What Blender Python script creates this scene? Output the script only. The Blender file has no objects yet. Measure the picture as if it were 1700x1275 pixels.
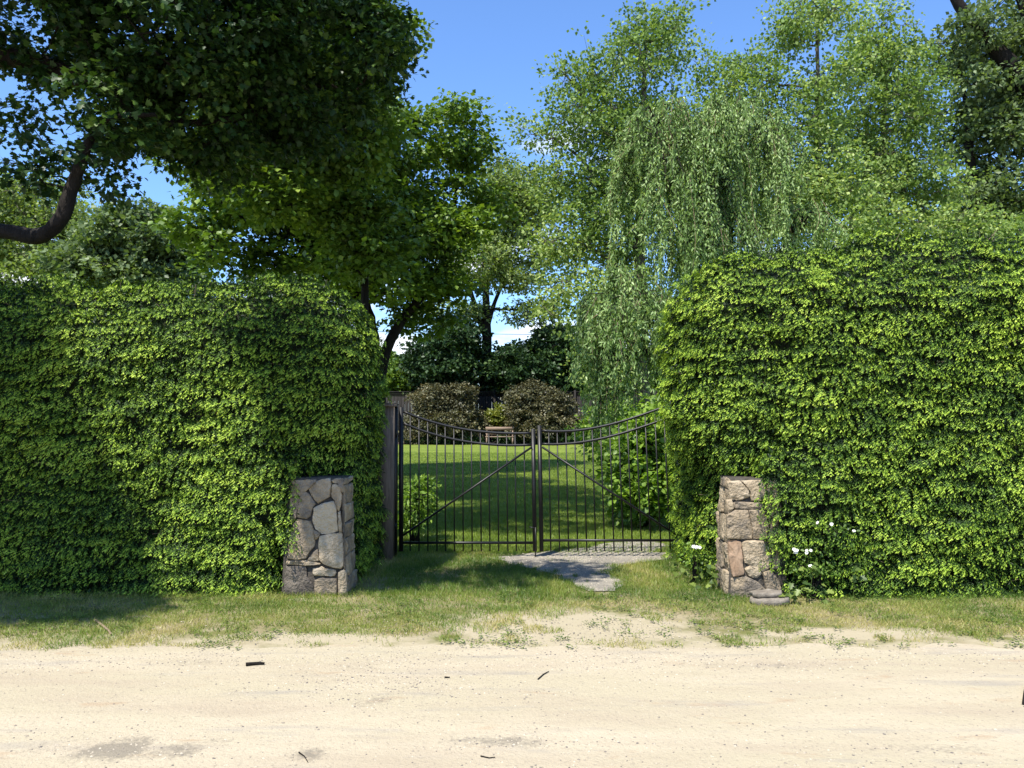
import bpy, math, random
import numpy as np
R = math.radians
rng = np.random.default_rng(11)
random.seed(11)
S = bpy.context.scene
COL = S.collection
PI = math.pi

# ------------------------------------------------------------------ camera
F = 1376.0                       # focal length in pixels of a 1700 px wide frame
PITCH = math.atan(52.5 / F)
EYE = 1.6
cam = bpy.data.cameras.new('camera'); camo = bpy.data.objects.new('camera', cam); COL.objects.link(camo)
cam.sensor_width = 36.0; cam.lens = 36.0 * F / 1700.0
cam.clip_start = 0.05; cam.clip_end = 2000
camo.location = (0, 0, EYE); camo.rotation_euler = (R(90) + PITCH, 0, 0)
S.camera = camo

# ------------------------------------------------------------------ light
SUN = np.array([-0.27, -0.40, 0.875]); SUN = SUN / np.linalg.norm(SUN)     # towards the sun
elev = math.asin(SUN[2]); azim = math.atan2(SUN[0], SUN[1])               # azimuth from +Y towards +X
W = bpy.data.worlds.new('World'); S.world = W; W.use_nodes = True
nt = W.node_tree; nt.nodes.clear(); N = nt.nodes.new; L = nt.links.new
out = N('ShaderNodeOutputWorld'); bg = N('ShaderNodeBackground'); sky = N('ShaderNodeTexSky')
sky.sky_type = 'NISHITA'; sky.sun_disc = False; sky.sun_elevation = elev; sky.sun_rotation = azim
sky.air_density = 1.0; sky.dust_density = 0.3; sky.ozone_density = 3.0
bg.inputs['Strength'].default_value = 0.135
tc = N('ShaderNodeTexCoord'); mp = N('ShaderNodeMapping'); mp.inputs['Scale'].default_value = (1, 1, 2.6)
mp.inputs['Location'].default_value = (0.35, 0.2, 0.1)
no = N('ShaderNodeTexNoise'); no.inputs['Scale'].default_value = 5.0; no.inputs['Detail'].default_value = 9
no.inputs['Roughness'].default_value = 0.55
sep = N('ShaderNodeSeparateXYZ')
mr = N('ShaderNodeMapRange'); mr.inputs['From Min'].default_value = 0.02; mr.inputs['From Max'].default_value = 0.40
mr.inputs['To Min'].default_value = 0.10; mr.inputs['To Max'].default_value = -0.17
add = N('ShaderNodeMath'); add.operation = 'ADD'
cr = N('ShaderNodeValToRGB'); cr.color_ramp.elements[0].position = 0.50; cr.color_ramp.elements[1].position = 0.62
mix = N('ShaderNodeMix'); mix.data_type = 'RGBA'
L(tc.outputs['Generated'], mp.inputs[0]); L(mp.outputs[0], no.inputs['Vector'])
L(tc.outputs['Generated'], sep.inputs[0]); L(sep.outputs['Z'], mr.inputs['Value'])
L(no.outputs['Fac'], add.inputs[0]); L(mr.outputs[0], add.inputs[1]); L(add.outputs[0], cr.inputs[0])
L(cr.outputs[0], mix.inputs['Factor'])
skt = N('ShaderNodeMix'); skt.data_type = 'RGBA'; skt.blend_type = 'MULTIPLY'; skt.inputs['Factor'].default_value = 1.0
skt.inputs['B'].default_value = (0.74, 0.93, 1.18, 1)
L(sky.outputs[0], skt.inputs['A']); L(skt.outputs['Result'], mix.inputs['A'])
mix.inputs['B'].default_value = (6.0, 6.3, 6.8, 1)
L(mix.outputs['Result'], bg.inputs['Color']); L(bg.outputs[0], out.inputs[0])
sl = bpy.data.lights.new('sun', 'SUN'); slo = bpy.data.objects.new('sun', sl); COL.objects.link(slo)
sl.energy = 5.0; sl.angle = R(0.53); sl.color = (1.0, 0.955, 0.87)
from mathutils import Vector
slo.rotation_euler = Vector(SUN).to_track_quat('Z', 'Y').to_euler(); slo.location = (0, 0, 30)
S.view_settings.view_transform = 'Standard'; S.view_settings.look = 'None'
S.view_settings.gamma = 1.0; S.view_settings.exposure = 0.80
S.render.engine = 'CYCLES'
S.cycles.max_bounces = 6; S.cycles.diffuse_bounces = 3; S.cycles.glossy_bounces = 2
S.cycles.transmission_bounces = 4; S.cycles.transparent_max_bounces = 4
S.cycles.use_denoising = True
S.cycles.caustics_reflective = False; S.cycles.caustics_refractive = False

# ------------------------------------------------------------------ helpers
def P(px, py, Y):
    u = (px - 850) / F; v = (637.5 - py) / F
    c, s = math.cos(PITCH), math.sin(PITCH)
    y = c - s * v; z = s + c * v
    k = Y / y
    return np.array([u * k, Y, EYE + z * k])

def tag(o, label=None, cat=None, group=None, kind=None):
    if label: o['label'] = label
    if cat: o['category'] = cat
    if group: o['group'] = group
    if kind: o['kind'] = kind
    return o

def empty(name, loc, label=None, cat=None, group=None):
    o = bpy.data.objects.new(name, None); COL.objects.link(o); o.location = [float(c) for c in loc]
    o.empty_display_size = 0.2
    return tag(o, label, cat, group)

def link(name, me, mat, parent=None):
    o = bpy.data.objects.new(name, me); COL.objects.link(o)
    if mat: me.materials.append(mat)
    if parent is not None:
        o.parent = parent; o.matrix_parent_inverse.identity()
    return o

def tri_mesh(name, V, T, v=None, smooth=False):
    V = np.ascontiguousarray(V, dtype=np.float32); T = np.ascontiguousarray(T, dtype=np.int32)
    me = bpy.data.meshes.new(name)
    me.vertices.add(len(V)); me.vertices.foreach_set('co', V.ravel())
    me.loops.add(T.size); me.loops.foreach_set('vertex_index', T.ravel())
    me.polygons.add(len(T)); me.polygons.foreach_set('loop_start', np.arange(0, T.size, 3, dtype=np.int32))
    if smooth: me.polygons.foreach_set('use_smooth', np.ones(len(T), dtype=bool))
    me.update(calc_edges=True)
    if v is not None:
        a = me.attributes.new('v', 'FLOAT', 'FACE'); a.data.foreach_set('value', np.ascontiguousarray(v, dtype=np.float32))
    return me

class MB:
    """collects triangles of one part"""
    def __init__(s): s.V = []; s.T = []; s.A = []; s.n = 0
    def add(s, V, T, v=0.5):
        V = np.asarray(V, float).reshape(-1, 3); T = np.asarray(T, int).reshape(-1, 3)
        s.V.append(V); s.T.append(T + s.n); s.n += len(V)
        a = np.asarray(v, float); s.A.append(np.full(len(T), float(a)) if a.ndim == 0 else a)
    def box(s, x0, x1, y0, y1, z0, z1, v=0.5):
        V = [(x, y, z) for z in (z0, z1) for y in (y0, y1) for x in (x0, x1)]
        Q = [(0,2,3,1),(4,5,7,6),(0,1,5,4),(2,6,7,3),(0,4,6,2),(1,3,7,5)]
        T = [t for q in Q for t in ((q[0],q[1],q[2]),(q[0],q[2],q[3]))]
        s.add(V, T, v)
    def tube(s, pts, rad, sides=7, v=0.5, cap=True, rough=0.0):
        pts = np.asarray(pts, float); n = len(pts)
        rad = np.full(n, rad) if np.ndim(rad) == 0 else np.asarray(rad, float)
        tan = np.gradient(pts, axis=0); tan /= np.linalg.norm(tan, axis=1)[:, None] + 1e-9
        ref = np.array([0, 0, 1.0]) if abs(tan[0][2]) < 0.9 else np.array([1.0, 0, 0])
        V = []
        a = np.linspace(0, 2 * PI, sides, endpoint=False)
        e1 = np.cross(ref, tan[0]); e1 /= np.linalg.norm(e1)
        for i in range(n):
            e1 = e1 - tan[i] * e1.dot(tan[i]); e1 /= np.linalg.norm(e1) + 1e-9
            e2 = np.cross(tan[i], e1)
            rr = rad[i] * (1 + rough * rng.normal(size=sides))
            V.append(pts[i] + rr[:, None] * (np.cos(a)[:, None] * e1 + np.sin(a)[:, None] * e2))
        V = np.concatenate(V); T = []
        for i in range(n - 1):
            for k in range(sides):
                p, q = i * sides + k, i * sides + (k + 1) % sides
                T += [(p, q, q + sides), (p, q + sides, p + sides)]
        if cap:
            m = len(V); V = np.vstack([V, pts[0], pts[-1]])
            for k in range(sides):
                T.append((m, (k + 1) % sides, k)); T.append((m + 1, (n - 1) * sides + k, (n - 1) * sides + (k + 1) % sides))
        s.add(V, T, v)
    def build(s, name, mat, parent=None, smooth=False, origin=None):
        V = np.concatenate(s.V)
        if parent is not None: V = V - np.array(parent.location)
        elif origin is not None: V = V - np.asarray(origin)
        o = link(name, tri_mesh(name, V, np.concatenate(s.T), np.concatenate(s.A), smooth), mat, parent)
        if parent is None and origin is not None: o.location = [float(c) for c in origin]
        return o

def nz(v): return v / (np.linalg.norm(v, axis=-1, keepdims=True) + 1e-9)

LEAF = {
 'rhomb': (np.array([(0,0,0),(.45,.5,.07),(1,0,-.06),(.45,-.5,.07)]), [(0,1,2),(0,2,3)]),
 'oval': (np.array([(0,0,0),(.25,.42,.06),(.7,.45,.05),(1,0,-.08),(.7,-.45,.05),(.25,-.42,.06)]), [(0,1,2),(0,2,3),(0,3,4),(0,4,5)]),
}
_o = [(0,.0),(-.05,.18),(.02,.52),(.2,.3),(.42,.62),(.5,.26),(.72,.3),(1,0)]
_m = [(a, b, .05 * abs(b)) for a, b in _o] + [(a, -b, .05 * abs(b)) for a, b in _o[-2:0:-1]]
_mt = [(len(_m), i, (i + 1) % len(_m)) for i in range(len(_m))]
LEAF['maple'] = (np.array(_m + [(.3, 0, -.04)]), _mt)

def leaves(C, D, Nn, Ln, Wd, v, shape='rhomb'):
    """C base points, D tip direction, Nn rough normal -> verts, tris, per-face v"""
    tv, tt = LEAF[shape]; tt = np.array(tt)
    D = nz(D); Sd = nz(np.cross(D, Nn)); Nr = np.cross(Sd, D)
    n = len(C); k = len(tv)
    Ln = np.broadcast_to(Ln, n); Wd = np.broadcast_to(Wd, n)
    V = (C[:, None, :] + D[:, None, :] * (Ln[:, None] * tv[None, :, 0])[..., None]
         + Sd[:, None, :] * (Wd[:, None] * tv[None, :, 1])[..., None]
         + Nr[:, None, :] * (Ln[:, None] * tv[None, :, 2])[..., None])
    T = (np.arange(n) * k)[:, None, None] + tt[None]
    return V.reshape(-1, 3), T.reshape(-1, 3), np.repeat(v, len(tt))

_lat = np.random.default_rng(3).random((64, 64, 64))
def vnoise(p, sc=1.0):
    """trilinear value noise in 0..1"""
    q = np.asarray(p, float) * sc
    if q.shape[-1] == 2: q = np.concatenate([q, np.zeros(q.shape[:-1] + (1,))], -1)
    i = np.floor(q).astype(int); f = q - i; f = f * f * (3 - 2 * f); r = 0
    for a in (0, 1):
        for b in (0, 1):
            for c in (0, 1):
                w = (f[..., 0] if a else 1 - f[..., 0]) * (f[..., 1] if b else 1 - f[..., 1]) * (f[..., 2] if c else 1 - f[..., 2])
                r = r + w * _lat[(i[..., 0] + a) % 64, (i[..., 1] + b) % 64, (i[..., 2] + c) % 64]
    return r
def fbm(p, sc=1.0): return (vnoise(p, sc) + .5 * vnoise(p, sc * 2.1) + .25 * vnoise(p, sc * 4.3)) / 1.75

# ------------------------------------------------------------------ materials
def mat_base(name):
    m = bpy.data.materials.new(name); m.use_nodes = True; t = m.node_tree
    b = t.nodes['Principled BSDF']
    return m, t, b
def ramp(t, stops):
    r = t.nodes.new('ShaderNodeValToRGB'); e = r.color_ramp.elements
    while len(e) < len(stops): e.new(0.5)
    for k, (p, c) in enumerate(stops): e[k].position = p; e[k].color = (*c, 1)
    return r
def leaf_mat(name, stops, transl=0.3, tcol=None, rough=0.45, spec=0.35):
    m, t, b = mat_base(name)
    at = t.nodes.new('ShaderNodeAttribute'); at.attribute_name = 'v'
    r = ramp(t, stops); t.links.new(at.outputs['Fac'], r.inputs[0])
    t.links.new(r.outputs[0], b.inputs['Base Color'])
    b.inputs['Roughness'].default_value = rough; b.inputs['Specular IOR Level'].default_value = spec
    tr = t.nodes.new('ShaderNodeBsdfTranslucent'); mx = t.nodes.new('ShaderNodeMixShader'); mx.inputs[0].default_value = transl
    hm = t.nodes.new('ShaderNodeMix'); hm.data_type = 'RGBA'; hm.blend_type = 'MULTIPLY'; hm.inputs['Factor'].default_value = 1
    t.links.new(r.outputs[0], hm.inputs['A']); hm.inputs['B'].default_value = (*(tcol or (1.35, 1.5, .5)), 1)
    t.links.new(hm.outputs['Result'], tr.inputs['Color'])
    t.links.new(b.outputs[0], mx.inputs[1]); t.links.new(tr.outputs[0], mx.inputs[2])
    t.links.new(mx.outputs[0], t.nodes['Material Output'].inputs[0])
    return m
def noise_mat(name, stops, scale=8, detail=8, rough=0.9, bump=0.3, bdist=0.01, attr=0.0, stretch=(1,1,1), spec=0.2, bscale=None, metallic=0):
    m, t, b = mat_base(name)
    tc = t.nodes.new('ShaderNodeTexCoord'); mp = t.nodes.new('ShaderNodeMapping'); mp.inputs['Scale'].default_value = stretch
    n = t.nodes.new('ShaderNodeTexNoise'); n.inputs['Scale'].default_value = scale; n.inputs['Detail'].default_value = detail
    n.inputs['Roughness'].default_value = 0.65
    t.links.new(tc.outputs['Object'], mp.inputs[0]); t.links.new(mp.outputs[0], n.inputs['Vector'])
    r = ramp(t, stops); src = n.outputs['Fac']
    if attr:
        at = t.nodes.new('ShaderNodeAttribute'); at.attribute_name = 'v'
        ma = t.nodes.new('ShaderNodeMath'); ma.operation = 'MULTIPLY_ADD'; ma.inputs[1].default_value = attr
        sb = t.nodes.new('ShaderNodeMath'); sb.operation = 'SUBTRACT'; sb.inputs[1].default_value = 0.5
        t.links.new(at.outputs['Fac'], sb.inputs[0]); t.links.new(sb.outputs[0], ma.inputs[0]); t.links.new(src, ma.inputs[2]); src = ma.outputs[0]
    t.links.new(src, r.inputs[0]); t.links.new(r.outputs[0], b.inputs['Base Color'])
    b.inputs['Roughness'].default_value = rough; b.inputs['Specular IOR Level'].default_value = spec; b.inputs['Metallic'].default_value = metallic
    if bump:
        n2 = t.nodes.new('ShaderNodeTexNoise'); n2.inputs['Scale'].default_value = bscale or scale * 5; n2.inputs['Detail'].default_value = 8
        t.links.new(mp.outputs[0], n2.inputs['Vector'])
        bp = t.nodes.new('ShaderNodeBump'); bp.inputs['Strength'].default_value = bump; bp.inputs['Distance'].default_value = bdist
        t.links.new(n2.outputs['Fac'], bp.inputs['Height']); t.links.new(bp.outputs[0], b.inputs['Normal'])
    return m

M = {}
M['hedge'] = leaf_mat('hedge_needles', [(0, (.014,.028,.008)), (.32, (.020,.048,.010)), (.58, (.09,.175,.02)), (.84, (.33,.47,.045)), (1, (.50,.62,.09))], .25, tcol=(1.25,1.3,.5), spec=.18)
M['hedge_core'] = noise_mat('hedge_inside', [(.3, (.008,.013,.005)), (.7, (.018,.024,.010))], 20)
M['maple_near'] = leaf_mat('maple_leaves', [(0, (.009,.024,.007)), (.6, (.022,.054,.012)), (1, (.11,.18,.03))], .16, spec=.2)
M['maple'] = leaf_mat('maple_crown', [(0, (.04,.08,.014)), (.5, (.11,.19,.024)), (1, (.24,.33,.045))], .28, tcol=(1.3,1.35,.5))
M['birch'] = leaf_mat('birch_crown', [(0, (.07,.13,.03)), (.45, (.19,.29,.07)), (1, (.50,.58,.22))], .4, tcol=(1.25,1.25,.6), rough=.5, spec=.25)
M['grey_tree'] = leaf_mat('grey_green_crown', [(0, (.06,.09,.04)), (.5, (.13,.18,.075)), (1, (.24,.30,.14))], .3, spec=.2)
M['olive'] = leaf_mat('olive_crown', [(0, (.10,.14,.045)), (.5, (.21,.27,.085)), (1, (.36,.42,.16))], .35, spec=.2)
M['dark'] = leaf_mat('dark_crown', [(0, (.014,.03,.012)), (.6, (.035,.07,.022)), (1, (.08,.13,.035))], .15, spec=.2)
M['cherry'] = leaf_mat('cherry_leaves', [(0, (.06,.11,.03)), (.5, (.21,.33,.09)), (1, (.50,.62,.28))], .35, tcol=(1.25,1.25,.6), rough=.42, spec=.3)
M['purple'] = leaf_mat('purple_leaves', [(0, (.035,.035,.018)), (.5, (.11,.11,.05)), (1, (.23,.20,.10))], .2, tcol=(1.3, 1, .6))
M['yellow'] = leaf_mat('yellow_leaves', [(0, (.08,.12,.02)), (.5, (.2,.22,.04)), (1, (.35,.33,.07))], .3)
M['shrub'] = leaf_mat('shrub_leaves', [(0, (.05,.10,.02)), (.5, (.15,.25,.035)), (1, (.30,.42,.07))], .35)
M['weed'] = leaf_mat('weed_leaves', [(0, (.04,.08,.02)), (.5, (.11,.16,.035)), (1, (.22,.28,.06))], .3)
M['grass'] = leaf_mat('grass_blades', [(0, (.06,.12,.015)), (.4, (.15,.22,.03)), (.7, (.26,.28,.06)), (1, (.44,.37,.15))], .3)
M['lawn_blades'] = leaf_mat('lawn_blades', [(0, (.08,.13,.015)), (.5, (.16,.225,.028)), (1, (.30,.35,.065))], .3)
M['bark'] = noise_mat('bark', [(.3, (.006,.005,.004)), (.7, (.024,.019,.015))], 12, bump=.8, bdist=.03, stretch=(1,1,.25))
M['bark_grey'] = noise_mat('grey_bark', [(.3, (.05,.045,.035)), (.7, (.14,.125,.10))], 12, bump=.5, bdist=.02, stretch=(1,1,.25))
M['twig'] = noise_mat('bare_twig', [(.3, (.14,.10,.06)), (.7, (.3,.23,.15))], 30, bump=0)
M['stone'] = noise_mat('field_stone', [(.15, (.085,.072,.06)), (.38, (.18,.15,.115)), (.55, (.31,.24,.155)), (.85, (.48,.395,.275))], 7, attr=.7, bump=1.0, bdist=.02, bscale=45)
M['stone_orange'] = noise_mat('orange_stone', [(.3, (.24,.155,.095)), (.7, (.36,.25,.165))], 9, bump=.6, bdist=.01)
M['mortar'] = noise_mat('mortar', [(.3, (.04,.034,.028)), (.7, (.10,.088,.07))], 25, bump=1, bdist=.01)
M['black_steel'] = noise_mat('black_painted_steel', [(.35, (.006,.006,.006)), (.7, (.014,.013,.012))], 40, rough=.42, bump=.1, bdist=.002, spec=.35)
M['post_wood'] = noise_mat('weathered_post', [(.3, (.09,.07,.052)), (.7, (.22,.175,.135))], 8, bump=.5, bdist=.005, stretch=(6,6,.5))
M['bench_wood'] = noise_mat('bench_wood', [(.3, (.16,.11,.08)), (.7, (.3,.22,.16))], 5, bump=.3, stretch=(.5,6,6))
M['fence_wood'] = noise_mat('dark_fence_wood', [(.3, (.012,.012,.011)), (.7, (.035,.03,.027))], 5, bump=.3, stretch=(6,6,.6))
M['white_petal'] = noise_mat('white_petals', [(.3, (.72,.71,.6)), (.7, (.85,.84,.76))], 40, rough=.6, bump=0)
M['slate'] = noise_mat('flat_stone', [(.3, (.12,.10,.08)), (.7, (.27,.235,.185))], 14, bump=.7, bdist=.01)

def ground_mat(name, layers, bumps, rough=.95):
    """layers: base colour then list of (colour, noise scale, lo, hi, stretch)"""
    m, t, b = mat_base(name)
    tc = t.nodes.new('ShaderNodeTexCoord')
    cur = None
    for k, (c, sc, lo, hi, st) in enumerate(layers):
        if k == 0:
            rgb = t.nodes.new('ShaderNodeRGB'); rgb.outputs[0].default_value = (*c, 1); cur = rgb.outputs[0]; continue
        mp = t.nodes.new('ShaderNodeMapping'); mp.inputs['Scale'].default_value = st; mp.inputs['Location'].default_value = (k * 3.1, k * 1.7, 0)
        n = t.nodes.new('ShaderNodeTexNoise'); n.inputs['Scale'].default_value = sc; n.inputs['Detail'].default_value = 7; n.inputs['Roughness'].default_value = .62
        t.links.new(tc.outputs['Object'], mp.inputs[0]); t.links.new(mp.outputs[0], n.inputs['Vector'])
        r = t.nodes.new('ShaderNodeMapRange'); r.inputs['From Min'].default_value = lo; r.inputs['From Max'].default_value = hi
        t.links.new(n.outputs['Fac'], r.inputs['Value'])
        mx = t.nodes.new('ShaderNodeMix'); mx.data_type = 'RGBA'
        t.links.new(r.outputs[0], mx.inputs['Factor']); t.links.new(cur, mx.inputs['A']); mx.inputs['B'].default_value = (*c, 1)
        cur = mx.outputs['Result']
    t.links.new(cur, b.inputs['Base Color']); b.inputs['Roughness'].default_value = rough; b.inputs['Specular IOR Level'].default_value = .15
    prev = None
    for sc, dist in bumps:
        n = t.nodes.new('ShaderNodeTexNoise'); n.inputs['Scale'].default_value = sc; n.inputs['Detail'].default_value = 6
        t.links.new(tc.outputs['Object'], n.inputs['Vector'])
        bp = t.nodes.new('ShaderNodeBump'); bp.inputs['Strength'].default_value = .8; bp.inputs['Distance'].default_value = dist
        t.links.new(n.outputs['Fac'], bp.inputs['Height'])
        if prev: t.links.new(prev, bp.inputs['Normal'])
        prev = bp.outputs[0]
    t.links.new(prev, b.inputs['Normal'])
    return m
SAND = (.38, .328, .224)
M['road'] = ground_mat('dirt_road', [(SAND,0,0,0,0), ((.43,.365,.262), 1.3, .45, .65, (.25,1,1)), ((.35,.29,.205), 1.8, .46, .70, (.35,1.6,1)), ((.34,.25,.16), 3.5, .60, .72, (.5,1.5,1)),
    ((.26,.235,.20), 3.2, .56, .78, (.3,1.6,1)), ((.27,.23,.17), 45, .56, .70, (1,1,1)), ((.50,.44,.33), 90, .63, .74, (1,1,1))], [(9,.012), (60,.006), (170,.004)])
M['verge'] = ground_mat('verge_soil', [((.24,.20,.11),0,0,0,0), ((.14,.14,.045), 2.2, .42, .55, (1,1,1)), ((.33,.28,.18), 5, .56, .68, (.6,1,1)), ((.18,.15,.09), 50, .55, .7, (1,1,1))], [(20,.01), (90,.006)])
def fade_to_sand(m):
    t = m.node_tree; b = t.nodes['Principled BSDF']; src = b.inputs['Base Color'].links[0].from_socket
    tc = t.nodes.new('ShaderNodeTexCoord'); sp = t.nodes.new('ShaderNodeSeparateXYZ'); n = t.nodes.new('ShaderNodeTexNoise'); n.inputs['Scale'].default_value = 5; n.inputs['Detail'].default_value = 6
    t.links.new(tc.outputs['Object'], sp.inputs[0]); t.links.new(tc.outputs['Object'], n.inputs['Vector'])
    a = t.nodes.new('ShaderNodeMath'); a.operation = 'MULTIPLY_ADD'; a.inputs[1].default_value = 1.3; t.links.new(n.outputs['Fac'], a.inputs[0]); t.links.new(sp.outputs['Y'], a.inputs[2])
    r = t.nodes.new('ShaderNodeMapRange'); r.inputs['From Min'].default_value = 6.85; r.inputs['From Max'].default_value = 6.45; t.links.new(a.outputs[0], r.inputs['Value'])
    last = r.outputs[0]
    for cx, cy, wx, wy in ((.45, 6.3, 1.05, .62), (2.5, 6.15, .75, .22), (-1.4, 6.0, .9, .2)):       # worn bare patches
        mp = t.nodes.new('ShaderNodeMapping'); mp.inputs['Scale'].default_value = (1 / wx, 1 / wy, 0); mp.inputs['Location'].default_value = (-cx / wx, -cy / wy, 0)
        ln = t.nodes.new('ShaderNodeVectorMath'); ln.operation = 'LENGTH'; t.links.new(tc.outputs['Object'], mp.inputs[0]); t.links.new(mp.outputs[0], ln.inputs[0])
        a2 = t.nodes.new('ShaderNodeMath'); a2.operation = 'MULTIPLY_ADD'; a2.inputs[1].default_value = 1.6; t.links.new(n.outputs['Fac'], a2.inputs[0]); t.links.new(ln.outputs['Value'], a2.inputs[2])
        r2 = t.nodes.new('ShaderNodeMapRange'); r2.inputs['From Min'].default_value = 1.95; r2.inputs['From Max'].default_value = 1.45; t.links.new(a2.outputs[0], r2.inputs['Value'])
        m2 = t.nodes.new('ShaderNodeMath'); m2.operation = 'MAXIMUM'; t.links.new(last, m2.inputs[0]); t.links.new(r2.outputs[0], m2.inputs[1]); last = m2.outputs[0]
    mx = t.nodes.new('ShaderNodeMix'); mx.data_type = 'RGBA'; t.links.new(last, mx.inputs['Factor']); t.links.new(src, mx.inputs['A']); mx.inputs['B'].default_value = (SAND[0] * .93, SAND[1] * .92, SAND[2] * .9, 1)
    t.links.new(mx.outputs['Result'], b.inputs['Base Color'])
fade_to_sand(M['verge'])
M['lawn'] = ground_mat('lawn_turf', [((.11,.16,.02),0,0,0,0), ((.18,.225,.035), .9, .4, .62, (1,1,1)), ((.28,.32,.06), 30, .5, .7, (1,1,1)), ((.07,.11,.014), 70, .5, .68, (1,1,1))], [(60,.02), (140,.012)])
M['drive'] = ground_mat('grey_driveway', [((.21,.19,.155),0,0,0,0), ((.29,.26,.205), 3, .42, .62, (1,1,1)), ((.15,.145,.13), 60, .55, .7, (1,1,1)), ((.42,.38,.32), 110, .58, .7, (1,1,1))], [(40,.008), (140,.005)])
M['soil'] = ground_mat('bed_soil', [((.05,.035,.022),0,0,0,0), ((.12,.08,.05), 12, .45, .65, (1,1,1))], [(30,.02), (90,.01)])
M['pebble'] = noise_mat('pebbles', [(.2, (.13,.115,.10)), (.5, (.27,.23,.175)), (.8, (.44,.38,.29))], 8, attr=1.2, bump=0)

# ------------------------------------------------------------------ the setting
def sheet(name, pts, z, mat):
    """flat polygon given as a far edge and a near edge of equal length"""
    far, near = pts
    n = len(far); V = [(x, y, z) for x, y in far] + [(x, y, z) for x, y in near]; T = []
    for i in range(n - 1): T += [(n + i, n + i + 1, i + 1), (n + i, i + 1, i)]
    o = link(name, tri_mesh(name, V, T), mat); o['kind'] = 'structure'; return o
sheet('ground', ([(-400, 500), (400, 500)], [(-400, -60), (400, -60)]), 0.0, M['verge'])
xs = np.arange(-40, 40.01, .06)
edge = 5.78 + (fbm(np.stack([xs, xs * 0 + 3], 1), 1.1) - .5) * .34 + (vnoise(np.stack([xs, xs * 0 + 9], 1), 5) - .5) * .16 + (vnoise(np.stack([xs, xs * 0 + 19], 1), 14) - .5) * .08 - 0.03 * xs.clip(-5, 5) * .3
def gpt(px, py):
    lo, hi = 1.5, 60.0
    for _ in range(50):
        m = (lo + hi) / 2
        if P(px, py, m)[2] > 0: lo = m
        else: hi = m
    return P(px, py, lo)
rx = np.r_[-40., np.arange(-5.2, 5.21, .045), 40.]; ne = np.interp(rx, xs, edge); ry = np.r_[0., np.linspace(.78, 1, 90)]
RX, RT = np.meshgrid(rx, ry); RY = -14 + (ne[None] + 14) * RT
RV = np.stack([RX, RY, RX * 0 + .004], -1).reshape(-1, 3); nx_ = len(rx); RTt = []
for a in range(len(ry) - 1):
    w = a * nx_ + np.arange(nx_ - 1); RTt += [np.stack([w, w + 1, w + nx_ + 1], 1), np.stack([w, w + nx_ + 1, w + nx_], 1)]
rme = tri_mesh('road', RV, np.concatenate(RTt)); stain = np.zeros(len(RV))
SPOTS = [(225, 1242, 150, 20, 1.0), (508, 1255, 32, 13, 1.0), (392, 1146, 24, 6, .9), (595, 1106, 45, 9, .7), (615, 1168, 35, 10, .5), (830, 1232, 150, 9, .8), (350, 1100, 120, 8, .4), (30, 1110, 60, 9, .6), (1100, 1090, 160, 12, .4), (1500, 1245, 160, 9, .5), (700, 1150, 130, 22, .25), (1250, 1105, 200, 8, .4)]
for px, py, wx, wy, am in SPOTS:
    c = gpt(px, py); a_ = (gpt(px + wx, py)[0] - c[0]); b_ = (gpt(px, py - wy)[1] - c[1])
    dd = ((RV[:, 0] - c[0]) / a_) ** 2 + ((RV[:, 1] - c[1]) / b_) ** 2
    stain = np.maximum(stain, am * np.exp(-dd * .9))
stain = stain * (.15 + 1.0 * vnoise(RV, 7) * (.4 + 1.1 * vnoise(RV, 19)))
at_ = rme.attributes.new('stain', 'FLOAT', 'POINT'); at_.data.foreach_set('value', stain.astype(np.float32))
def add_stain(m):
    t = m.node_tree; b = t.nodes['Principled BSDF']; src = b.inputs['Base Color'].links[0].from_socket
    at = t.nodes.new('ShaderNodeAttribute'); at.attribute_name = 'stain'; tc = t.nodes.new('ShaderNodeTexCoord')
    n = t.nodes.new('ShaderNodeTexNoise'); n.inputs['Scale'].default_value = 38; n.inputs['Detail'].default_value = 6; t.links.new(tc.outputs['Object'], n.inputs['Vector'])
    a = t.nodes.new('ShaderNodeMath'); a.operation = 'ADD'; t.links.new(at.outputs['Fac'], a.inputs[0]); t.links.new(n.outputs['Fac'], a.inputs[1])
    r = t.nodes.new('ShaderNodeMapRange'); r.inputs['From Min'].default_value = .72; r.inputs['From Max'].default_value = 1.15; r.inputs['To Max'].default_value = .8; t.links.new(a.outputs[0], r.inputs['Value'])
    mx = t.nodes.new('ShaderNodeMix'); mx.data_type = 'RGBA'; t.links.new(r.outputs[0], mx.inputs['Factor']); t.links.new(src, mx.inputs['A']); mx.inputs['B'].default_value = (.19, .165, .125, 1)
    t.links.new(mx.outputs['Result'], b.inputs['Base Color'])
add_stain(M['road'])
link('road', rme, M['road'])['kind'] = 'structure'
xl = np.array([-40, -1.6, -1.3, 1.9, 2.4, 40]); 
sheet('lawn', ([(-40, 46), (40, 46)], [(-40, 9.75), (40, 9.75)]), 0.004, M['lawn'])
sheet('garden_bed', ([(-40, 60), (40, 60)], [(-40, 46), (40, 46)]), 0.008, M['soil'])
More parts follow.
